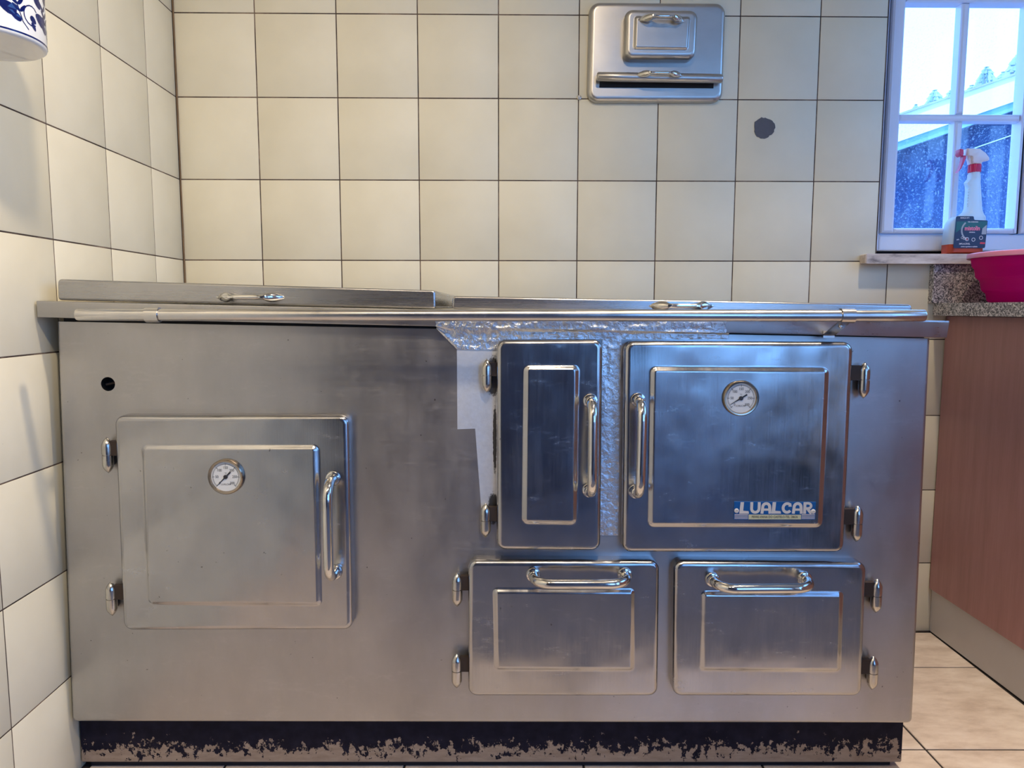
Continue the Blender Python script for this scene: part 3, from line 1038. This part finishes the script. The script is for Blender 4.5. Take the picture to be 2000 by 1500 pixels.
for ch, adv in (('L', .0182), ('U', .0190), ('A', .0186), ('L', .0172), ('C', .0188), ('A', .0182), ('R', .016)):
    letter(ch, xx); xx += adv
for x0, x1 in ((bx0+.001, bx0+.0245), (bx1-.0240, bx1-.001)):
    for k in range(4):
        z = bz0+.0014+k*.0024
        mb.add(*flat_poly([(x0, z), (x1, z), (x1, z+.0011), (x0, z+.0011)], yt))
mb.build('name_plate_lettering', M['cream_print'], dC)
mb = MB().add(*flat_poly([(bx0+.0255, bz0+.0004), (bx1-.0250, bz0+.0004), (bx1-.0250, bz0+.0086), (bx0+.0255, bz0+.0090)], yt))
mb.build('name_plate_address_strip', M['yellow_print'], dC)
mb = MB().add(*text_mesh('PERRE-VIANA DO CASTELO-TEL. 28636', .0058, (bx0+bx1)/2, bz0+.0046, yt-.0002, .80, .00006))
mb.build('name_plate_address', M['ink_k'], dC)
for x, z in ((bx0+.0042, bz0+.0158), (bx1-.0042, bz0+.0145)):
    MB().lathe([(.0040, -.0005), (.0040, .0008), (.0026, .0016), (.0016, .0016), (.0014, .0004)], (x, yt, z), 'y', 16).build('name_plate_rivet', M['cream_print'], dC, 40)

# aluminium foil tape over the soot leaks
def crumple(outline_fn, nx, nz, amp, y, seed, bend=None):
    rr_ = random.Random(seed)
    cre = [(rr_.uniform(0, 1), rr_.uniform(0, 1), rr_.uniform(0, PI), rr_.uniform(.6, 1.4)) for _ in range(26)]
    vs = []
    for j in range(nz+1):
        for i in range(nx+1):
            u, v = i/nx, j/nz
            x, z = outline_fn(u, v)
            d = 0
            for (a, b, t, k) in cre:
                s = (u-a)*math.cos(t)*2.2+(v-b)*math.sin(t)
                d += k*math.exp(-abs(s)*28)
            yy = (bend(u, v) if bend else y)
            vs.append((x, yy-.0004-amp*(min(d, 1.6)+.25*rr_.random()), z))
    fs = [(j*(nx+1)+i, j*(nx+1)+i+1, (j+1)*(nx+1)+i+1, (j+1)*(nx+1)+i) for j in range(nz) for i in range(nx)]
    return vs, fs
def lerp(a, b, t): return a+(b-a)*t
foil = []
# along the front edge of the top plate
v, f = crumple(lambda u, w: (lerp(.6832, 1.1805, u)+.002*math.sin(w*9), lerp(ptop(lerp(.683, 1.18, u))-.0285, ptop(lerp(.683, 1.18, u))-.0045, w)), 120, 8, .0008, -.0502, 3)
MB().add(v, f).build('foil_tape', M['foil'], stove, 60)['label'] = 'crumpled foil strip along the front edge of the top plate'
# folded under it, down on to the body sheet
def low(u, w):
    x = lerp(.6835, 1.1915, u)
    zt = ptop(x)-.0290
    zb = .7983 if x < .790 else lerp(.812, .8165, min(1, (x-.79)/.2))
    if x < .7191: zb = lerp(zt-.004, .7983, (x-.6835)/(.7191-.6835))
    return x, lerp(zb, zt, w)
v, f = crumple(low, 130, 12, .0007, -.031, 5, lambda u, w: -.0312-.004*max(0, w-.75)*4*.6)
MB().add(v, f).build('foil_tape', M['foil'], stove, 60)['label'] = 'crumpled foil tape on the body sheet below the top plate'
v, f = crumple(lambda u, w: (lerp(.9718, 1.0050, u), lerp(.4660, .8175, w)), 10, 70, .0007, -.0306, 9)
MB().add(v, f).build('foil_tape', M['foil'], stove, 60)['label'] = 'crumpled foil strip between the firebox door and the square oven door'
MB().poly([(.7185, .6578), (.7500, .6590), (.7885, .6605), (.7885, .8010), (.7185, .8010)], -.0299, -.0304).build('foil_tape', M['tape'], stove)['label'] = 'smooth flat tape behind the upper hinge of the firebox door'
MB().poly([(.7610, .5000), (.7885, .5000), (.7885, .6700), (.7490, .6700)], -.0299, -.0302).build('foil_tape', M['tape'], stove)['label'] = 'smooth tapering tape above the lower hinge of the firebox door'

# ------------------------------------------------------------------ soot door plate on the wall
cl = thing('chimney_soot_door', 'brushed steel chimney plate with a small box door and damper bar, fixed high on the back wall', 'flue plate', (0, -.0004, 0))
q = Quad((1.0225, 1.6170), (1.3594, 1.6168), (1.3580, 1.3808), (1.0190, 1.3795))
b_ = .013
lo = [q.loop(.026, 0, 0, 6), q.loop(.026, 0, -.018+b_, 6)] + [q.loop(.026, b_*(1-math.cos(PI/2*k/7)), -.018+b_-b_*math.sin(PI/2*k/7), 6) for k in range(1, 8)] + [q.loop(.026, b_+.0015, -.018, 6)]
MB().loft(lo).build('wall_plate', M['plate'], cl, 50)
q = Quad((1.1050, 1.5880), (1.2830, 1.5868), (1.2805, 1.4735), (1.1045, 1.4735)); qi = Quad((1.1265, 1.5712), (1.2640, 1.5700), (1.2605, 1.4905), (1.1250, 1.4915))
b_ = .012; yf = -.050
lo = [q.loop(.02, 0, -.0175, 6), q.loop(.02, 0, yf+b_, 6)] + [q.loop(.02, b_*(1-math.cos(PI/2*k/7)), yf+b_-b_*math.sin(PI/2*k/7), 6) for k in range(1, 8)] + [q.loop(.02, b_+.001, yf, 6)]
lo += [qi.loop(.009, -.001, yf, 6)] + [qi.loop(.009, .008*t, yf-.005*(3*t*t-2*t**3), 6) for t in (0, .1, .3, .5, .7, .9, 1)] + [qi.loop(.009, .009, yf-.005, 6)]
bd = MB().loft(lo).build('box_door', M['plate'], cl, 50)
mb = MB(); bow(mb, 1.1350, 1.2490, 1.5590, yf-.005, .030, .0068, -.02)
mb.build('box_door_handle', M['chrome'], bd, 50)
mb = MB()
n_ = 16
xs = [1.0405, 1.041, 1.044, 1.10, 1.20, 1.30, 1.345, 1.3478, 1.3485]
mb.tube([(x, -.036, 1.4335-.011*(x-1.04)) for x in xs], [.006, .009, .0108, .0110, .0110, .0110, .0108, .0095, .0085], 18)
mb.box(1.060, 1.335, -.034, -.017, 1.4335, 1.4365)
db = mb.build('damper_bar', M['plate'], cl, 50)
mb = MB(); bow(mb, 1.1340, 1.2500, 1.4345, -.0455, .024, .0060, -.01)
mb.build('damper_handle', M['chrome'], db, 50)
MB().poly([(1.0490, 1.4130), (1.0505, 1.4295), (1.3325, 1.4280), (1.3325, 1.4125)], -.0175, -.0186).build('damper_slot', M['black'], cl)

# ------------------------------------------------------------------ worktop, cabinet, basin
CT = .8847
wt = MB()
L = lambda y, i: [(1.9240+i, y, .8530+i), (2.555, y, .8530+i), (2.555, y, CT-i), (1.9240+i, y, CT-i)]
wt.loft([L(-.0005, .0016), L(-.0005, 0), L(-1.62, 0), L(-1.62, .0016)])
tag(wt.build('granite_worktop', M['granite']), 'speckled grey granite worktop slab lying on the wooden base cabinet', 'worktop')
mb = MB()
L = lambda x, i: [(x, -.0200+i, CT+.0002), (x, -.0005, CT+.0002), (x, -.0005, .9830), (x, -.0200+i, .9830)]
mb.loft([L(1.9095, .0012), L(1.9112, 0), L(2.555, 0)])
tag(mb.build('granite_splashback', M['granite']), 'upright granite strip against the tiles behind the pink basin', 'splashback')
cab = thing('base_cabinet', 'reddish brown wooden base cabinet with a metal kickboard, beside the stove', 'cabinet', (0, 0, 0))
MB().box(1.976, 2.55, -1.60, -.004, .122, .8528).build('carcass', M['wood'], cab)
for k in range(3):
    y1 = -.004-.532*k
    mb = MB(); y0 = y1-.529
    L = lambda x, i: [(x, y0+i, .1222+i), (x, y1-i, .1222+i), (x, y1-i, .8520-i), (x, y0+i, .8520-i)]
    mb.loft([L(1.976, 0), L(1.9585, 0), L(1.9572, .0012)])
    mb.build('cabinet_door', M['wood'], cab)
MB().box(1.967, 2.54, -1.6, -.001, .003, .1218).build('kickboard', M['kick'], cab)
MB().box(1.9675, 2.53, -1.59, -.002, 0, .0032).build('kickboard_seal', M['gap'], cab)

bx, byy, bz = 2.058, -.178, CT+.0004
prof_o = [(.070, 0), (.090, .0005), (.0945, .004), (.0985, .022), (.1035, .026), (.1075, .030), (.112, .052), (.1165, .056), (.1205, .060), (.1245, .080), (.1275, .084), (.1300, .088), (.1325, .104), (.1330, .106)]
prof_i = [(r-.0022, h) for r, h in reversed(prof_o[2:])] + [(.088, .003), (.002, .003)]
mb = MB().lathe([(.001, 0)]+prof_o+[(.1320, .1145), (.1300, .1145)]+prof_i, (bx, byy, bz), 'z', 64)
bs = tag(mb.build('plastic_basin', M['basin'], None, 40), 'round bright pink collapsible plastic basin standing on the granite worktop', 'basin')
mb = MB().lathe([(.1315, .1055), (.1400, .1035), (.1415, .1045), (.1415, .1130), (.1400, .1155), (.1360, .1165), (.1300, .1155), (.1305, .1130)], (bx, byy, bz), 'z', 64)
mb.build('basin_rim', M['basinrim'], bs, 50)

# ------------------------------------------------------------------ spray bottle on the sill
Zs = 1.0087; SX = 1.9431; PXM = 757.0            # photograph scale at the sill, px per metre
sb = thing('spray_bottle', 'milky trigger spray bottle of orange cleaner with a raspberry collar on the marble sill', 'bottle', (1.993, .004, Zs))
def bpx(x, y, yo=0.0): return ((x-1835.4)/PXM+SX-2.004+.63*yo, (497.2-y)/PXM+.10*yo)
secs = [(497.2, 1836.5, 1925.5, .030), (495, 1835.6, 1926.3, .052), (480, 1835.6, 1926.4, .053), (460, 1836.5, 1927.4, .053), (444, 1838, 1928.2, .053), (436, 1841, 1928.4, .052), (430, 1846.5, 1928, .051), (426, 1853, 1926.8, .050),
        (422.5, 1866, 1924, .046), (416, 1873.5, 1920.2, .042), (409, 1876, 1918.2, .038), (388, 1877, 1915.3, .036), (372, 1877, 1912.8, .035), (365, 1875.6, 1912, .034), (361.5, 1873.6, 1911.6, .033), (358, 1876.2, 1911.2, .033), (353, 1880, 1910.8, .033), (345, 1880.6, 1909.6, .032), (342, 1882.5, 1908.6, .028), (338, 1883, 1908, .027)]
def superloop(xl, xr, dep, z, n=36, e=3.2):
    cx, a, b = (xl+xr)/2, (xr-xl)/2, dep/2
    out = []
    for k in range(n):
        t = 2*PI*k/n
        c, s = math.cos(t), math.sin(t)
        out.append((cx+a*math.copysign(abs(c)**(2/e), c), b*math.copysign(abs(s)**(2/e), s), z))
    return out
lo = []
for y, xl, xr, dp in secs:
    hd_ = dp/2*(.80 if y > 425 else .66)
    a, z = bpx(xl, y, hd_); b, _ = bpx(xr, y, -hd_)
    e = 3.4 if y > 425 else 2.3
    lo.append(superloop(a, b, dp, z, e=e))
bt = MB().loft(lo[2:]).build('bottle_body', M['bottle'], sb, 60)
MB().loft(lo[:3]).build('liquid', M['liquid'], sb, 60)['label'] = 'orange liquid showing through the bottle foot'
# grip ribs
mb = MB()
for k in range(7):
    y = 376+k*5.2
    a, z = bpx(1877.2, y, .010)
    mb.lathe([(.0008, 0), (.0014, .0008), (.0014, .0022), (.0008, .003)], (a+.001, -.008, z), 'z', 8)
mb.build('grip_ribs', M['bottle'], sb, 60)
# collar
a, z0 = bpx(1881.6, 341.5, .006); b, z1 = bpx(1909.2, 325.5, -.006)
cxx, cr = (a+b)/2, (b-a)/2
lo = []
for z, k_ in ((z0, .95), (z0+.001, 1), (z1-.0015, 1), (z1, .95)):
    lo.append([(cxx+cr*k_*(1+(.03 if q_ % 2 else -.015))*math.cos(2*PI*q_/48), cr*k_*(1+(.03 if q_ % 2 else -.015))*math.sin(2*PI*q_/48), z) for q_ in range(48)])
MB().loft(lo).build('collar', M['red'], sb)
def slab(pts, w, mat, name, bev=.003):
    mx_ = sum(p[0] for p in pts)/len(pts)
    p2 = [bpx(x, y, w*.40*max(-1, min(1, (mx_-x)/6))) for x, y in pts]
    cx = sum(p[0] for p in p2)/len(p2); cz = sum(p[1] for p in p2)/len(p2)
    def ins(k): return [(cx+(x-cx)*k, z_, cz+(z-cz)*k) for (x, z), z_ in ((p, 0) for p in p2)]
    L = []
    for y, k in ((w/2, .86), (w/2-bev*.3, .94), (w/2-bev, 1), (-w/2+bev, 1), (-w/2+bev*.3, .94), (-w/2, .86)):
        L.append([(p[0], y, p[2]) for p in ins(k)])
    return MB().loft(L).build(name, mat, sb, 40)
slab([(1871, 297.6), (1900, 297.2), (1907, 299), (1915, 304), (1922.5, 313), (1923.4, 316.5), (1921, 319), (1913, 320.5), (1909, 322.5), (1908, 326), (1883, 326), (1880.5, 321), (1881, 316), (1879, 312), (1871.5, 310.5)], .024, M['sprayhead'], 'spray_head')
slab([(1856.5, 299.5), (1860, 297.8), (1871.5, 297.6), (1872.5, 308), (1868, 311), (1860, 310.5), (1856.5, 308)], .021, M['red'], 'nozzle')
slab([(1869, 309), (1877.5, 309.5), (1878, 313), (1873.5, 324), (1866, 335), (1858.5, 342.5), (1862, 335), (1866.5, 324), (1869, 316)], .013, M['red'], 'trigger', .002)
slab([(1877, 310), (1883, 309.5), (1890, 318), (1891, 326), (1884, 326), (1882, 321), (1878, 316)], .012, M['sprayhead'], 'pump_tube', .002)
# label with tab
yl = -.0272
def rpoly(pts, r, n=4):
    out = []
    m_ = len(pts)
    for i in range(m_):
        p, a, b = Vector((*pts[i], 0)), Vector((*pts[i-1], 0)), Vector((*pts[(i+1) % m_], 0))
        u, v = (a-p).normalized(), (b-p).normalized()
        for k in range(n+1):
            t = k/n
            q = (p+u*r)*(1-t)**2+p*2*t*(1-t)+(p+v*r)*t*t
            out.append((q.x, q.y))
    return out
lab = [bpx(*p, yl) for p in ((1864.5, 484), (1925.8, 484), (1927.6, 431.8), (1900.8, 430.8), (1900.3, 423.8), (1866.2, 423.8))]
lo = rpoly(lab, .004)
MB().poly(lo, yl+.0010, yl).build('label_sticker', M['label'], sb)
yp = yl-.0003
band = [bpx(*p, yl) for p in ((1867, 455), (1867.5, 434), (1901, 433), (1926, 433.5), (1926, 452), (1915, 446), (1880, 446))]
MB().add(*flat_poly(band, yp)).build('label_band', M['label2'], sb)
c = bpx(1897, 450.5, yl)
MB().add(*ring(c[0], c[1], .0225, .0265, yp-.0001, 30, PI*.72, PI*1.38)).build('label_swirl', M['ink_g'], sb)
mb = MB()
mb.add(*flat_poly([bpx(*p, yl) for p in ((1918, 447), (1926, 440), (1926, 458), (1917, 458))], yp-.0001))
mb.build('label_corner', M['ink_g'], sb)
for s, sz, x, y, wd in (('MARCA N\u00ba1', .0052, 1883, 427.3, .85), ('ORIGINAL', .0034, 1898.5, 454.2, 1.0), ('p/a', .0050, 1872, 467.8, 1), ('IMPLAC\u00c1VEL', .0054, 1885.5, 476.2, .92), ('contra a gordura e sujidade', .0040, 1894.5, 481.2, .95), ('TIRA GORDURAS', .0034, 1899, 434.8, 1)):
    p = bpx(x, y, yl)
    MB().add(*text_mesh(s, sz, p[0], p[1], yp-.0004, wd, .00012)).build('label_lettering', M['ink_w'], sb)
for x, y in ((1889.5, 467), (1902, 468), (1916.5, 464.5)):
    p = bpx(x, y, yl); MB().add(*ring(p[0], p[1], .0036, .0048, yp-.0003, 20)).build('label_icon', M['ink_w'], sb)
for x, y in ((1880, 464.5), (1884, 466)):
    p = bpx(x, y, yl); MB().add(*ring(p[0], p[1], .0022, .0030, yp-.0003, 16)).build('label_icon', M['ink_w'], sb)
p = bpx(1898.5, 447, yl)
mb = MB().add(*text_mesh('mistolin', .0150, p[0], p[1], yp-.0005, .82, .0005))
mb.build('label_brand_lettering', M['ink_p'], sb)
mb = MB()
p = bpx(1919, 474.5, yl)
mb.add(*flat_poly([(p[0]-.0055, p[1]-.0020), (p[0]+.0075, p[1]-.0024), (p[0]+.0078, p[1]+.0018), (p[0]-.0045, p[1]+.0024)], yp-.0003))
mb.build('label_red_mark', M['ink_r'], sb)
MB().add(*disc(*bpx(1889.5, 467.5, yl), .0016, yp-.0006, 10)).build('label_icon', M['ink_r'], sb)

# ------------------------------------------------------------------ ceramic pot on the left wall
pt = thing('ceramic_wall_pot', 'white glazed ceramic pot with cobalt blue flowers, hung on the left tiled wall', 'pot', (.0965, -.830, 1.230))
PR = .075
mb = MB().lathe([(.001, .0), (.068, .0), (.0720, .0006), (.0742, .0022), (PR, .0048), (PR, .150), (.0735, .1535), (.0715, .1530), (.0705, .148), (.0705, .012), (.001, .010)], (0, 0, 0), 'z', 72)
pb = mb.build('pot_body', M['ceramic'], pt, 40)
MB().lathe([(.006, -.0004), (.006, .0008), (.002, .0008)], (-.012, -.018, 0), 'z', 16).build('firing_mark', M['dark'], pt)
MB().box(-.088, -.070, -.02, .02, .05, .12).build('wall_lug', M['ceramic'], pt)
mb = MB()
PH = math.atan2(-1.0557, .7143)                    # the side that looks at the room
def onpot(s, h): 
    a = PH+s/PR
    return ((PR+.0003)*math.cos(a), (PR+.0003)*math.sin(a), h)
def petal(s, h, L_, w, ang):
    n = 14; pts = []
    for k in range(n):
        t = 2*PI*k/n
        x, y = math.cos(t)*L_/2+L_/2, math.sin(t)*w/2*(1-.25*math.cos(t))
        pts.append(onpot(s+x*math.cos(ang)-y*math.sin(ang), h+x*math.sin(ang)+y*math.cos(ang)))
    c_ = onpot(s+L_/2*math.cos(ang), h+L_/2*math.sin(ang))
    mb.add(pts+[c_], [(k, (k+1) % n, n) for k in range(n)])
def stem(pts, w):
    n = len(pts); L_ = []; Q = []
    for i in range(n):
        a, b = pts[max(i-1, 0)], pts[min(i+1, n-1)]
        dx, dz = b[0]-a[0], b[1]-a[1]; d = math.hypot(dx, dz) or 1
        L_.append(onpot(pts[i][0]-dz/d*w/2, pts[i][1]+dx/d*w/2)); Q.append(onpot(pts[i][0]+dz/d*w/2, pts[i][1]-dx/d*w/2))
    mb.add(L_+Q, [(i, i+1, n+i+1, n+i) for i in range(n-1)])
for h, w in ((.0062, .0022), (.1440, .0025), (.1390, .0010)): stem([(2*PI*PR*k/72, h) for k in range(73)], w)
for c0 in [-.235+.0523*k_ for k_ in range(9)]:
    # flower head with a bud and leaves, repeated round the pot with small changes
    d = R.uniform(-.003, .003)
    for k in range(5): petal(c0-.020+d, .082, .020, .016, 2*PI*k/5+.4)
    petal(c0-.008, .066+d, .018, .012, -.9); petal(c0-.046, .088, .016, .009, 2.9)
    stem([(c0-.005, .066), (c0+.008, .055), (c0+.016, .040), (c0+.022, .022), (c0+.030, .014)], .0014)
    for k, (s_, h_) in enumerate(((.012, .050), (.016, .042), (.019, .034))):
        petal(c0+s_, h_, .013, .0045, .9); petal(c0+s_, h_, .013, .0045, 2.5)
    petal(c0+.014, .030, .024, .015, 2.75); petal(c0+.020, .022, .018, .009, 2.6)
    for k in range(4): petal(c0+.018, .088, .015, .013, PI/2*k+.5)
    petal(c0+.018, .074, .014, .011, -1.4); petal(c0+.034, .078, .013, .007, 1.3)
    stem([(c0+.036+.012*math.cos(t), .034+.013*math.sin(t)) for t in [PI*.2+PI*1.5*k/12 for k in range(13)]], .0015)
    petal(c0+.034, .033, .012, .008, -.6); petal(c0+.036, .026, .012, .006, -1.0)
    for k in range(3): petal(c0-.004+.01*k, .105+.006*k, .016, .008, .6+.5*k)
mb.build('flower_decoration', M['cobalt'], pt)

# ------------------------------------------------------------------ unseen furniture added to give the steel dark reflections
rc = thing('unseen_sideboard', 'unseen dark low cabinet added for the steel to mirror, opposite the stove', 'unseen_sideboard', (.35, YR+.24, 0))
MB().box(-.30, .90, -.22, .22, .06, .90).build('cabinet_body', M['rearcab'], rc)
for k in range(3):
    MB().box(-.295+.4*k, .095+.4*k, .2205, .236, .08, .88).build('cabinet_door', M['rearcab'], rc)
MB().box(-.28, .88, -.2, .2, 0, .06).build('plinth', M['dark'], rc)

rg = MB()  # out-of-view rug, added to darken the reflections in the lower doors
L = lambda i, z: [(.45+i, -3.15+i, z), (1.92-i, -3.15+i, z), (1.92-i, -1.12-i, z), (.45+i, -1.12-i, z)]
rg.loft([L(0, .0005), L(0, .006), L(.004, .009)])
tag(rg.build('unseen_rug', M['rug']), 'unseen blue rug added on the floor tiles to darken the stove reflections', 'rug')

# ------------------------------------------------------------------ outside the window
tag(MB().box(-30, 40, -40, 60, -1.3, -1.2).build('ground', M['ground']), kind='structure')
HY = 6.0
hs = thing('neighbour_house', 'blue neighbouring house with a white sloping bargeboard beyond the window', 'house', (0, 0, 0))
def roofz(x): return 2.90+(x-5.0)*.345
mb = MB()
mb.loft([[(2.6, HY+.35, -1.2), (9.5, HY+.35, -1.2), (9.5, HY+.35, roofz(9.5)-.25), (2.6, HY+.35, roofz(2.6)-.25)],
         [(2.6, HY+6, -1.2), (9.5, HY+6, -1.2), (9.5, HY+6, roofz(9.5)-.25), (2.6, HY+6, roofz(2.6)-.25)]])
mb.build('wall', M['house'], hs)
def slope_bar(x0, x1, a, b, y0, y1):
    return MB().loft([[(x0, y0, roofz(x0)+a), (x1, y0, roofz(x1)+a), (x1, y0, roofz(x1)+b), (x0, y0, roofz(x0)+b)], [(x0, y1, roofz(x0)+a), (x1, y1, roofz(x1)+a), (x1, y1, roofz(x1)+b), (x0, y1, roofz(x0)+b)]])
slope_bar(2.0, 9.5, -.27, 0, HY, HY+.03).build('bargeboard', M['fascia'], hs)
slope_bar(2.0, 9.5, -.36, -.27, HY+.03, HY+.40).build('soffit', M['soffit'], hs)
slope_bar(1.9, 9.5, 0, .02, HY-.03, HY+6).build('roof', M['roof'], hs)
slope_bar(6.0, 9.5, -.622, -.61, HY+.30, HY+.345).build('cable', M['fascia'], hs)
def tree(x, y, h, w, label, tall=2.6):
    o = thing('hazy_tree', label, 'tree', (x, y, -1.2), (0, 0, 0), None)
    MB().tube([(0, 0, 0), (0, 0, h*.9)], [.12, .03], 8).build('trunk', M['bark'], o)
    mb = MB(); n = 26; K = 22
    for k in range(K):
        t = k/(K-1)                                     # 0 at the foot of the crown, 1 at its tip
        z0 = h-tall*(1-t)
        r0 = w*(max(.02, 1-t)**.55)*(1 if t > .2 else .6+2*t)
        lp0 = []; lp1 = []
        for q in range(n):
            a = 2*PI*(q+R.random()*.7)/n
            rr_ = r0*(R.uniform(.85, 1.2) if q % 2 else R.uniform(.45, .75))
            zz = z0-.10*R.random()*r0
            lp0.append((rr_*math.cos(a), rr_*math.sin(a), min(zz, h-.02)))
            lp1.append((.05*r0*math.cos(a), .05*r0*math.sin(a), min(z0+4.5*tall/K, h)))
        mb.loft([lp0, lp1])
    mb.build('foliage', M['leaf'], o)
def sight(px, py, Y):                               # where a sight line through the window meets the plane Y
    d = fw + r2*((px-1000)/1425.2) + u2*((750-py)/1425.2)
    t = (Y+1.8857)/d.y
    return .8108+t*d.x, .8701+t*d.z
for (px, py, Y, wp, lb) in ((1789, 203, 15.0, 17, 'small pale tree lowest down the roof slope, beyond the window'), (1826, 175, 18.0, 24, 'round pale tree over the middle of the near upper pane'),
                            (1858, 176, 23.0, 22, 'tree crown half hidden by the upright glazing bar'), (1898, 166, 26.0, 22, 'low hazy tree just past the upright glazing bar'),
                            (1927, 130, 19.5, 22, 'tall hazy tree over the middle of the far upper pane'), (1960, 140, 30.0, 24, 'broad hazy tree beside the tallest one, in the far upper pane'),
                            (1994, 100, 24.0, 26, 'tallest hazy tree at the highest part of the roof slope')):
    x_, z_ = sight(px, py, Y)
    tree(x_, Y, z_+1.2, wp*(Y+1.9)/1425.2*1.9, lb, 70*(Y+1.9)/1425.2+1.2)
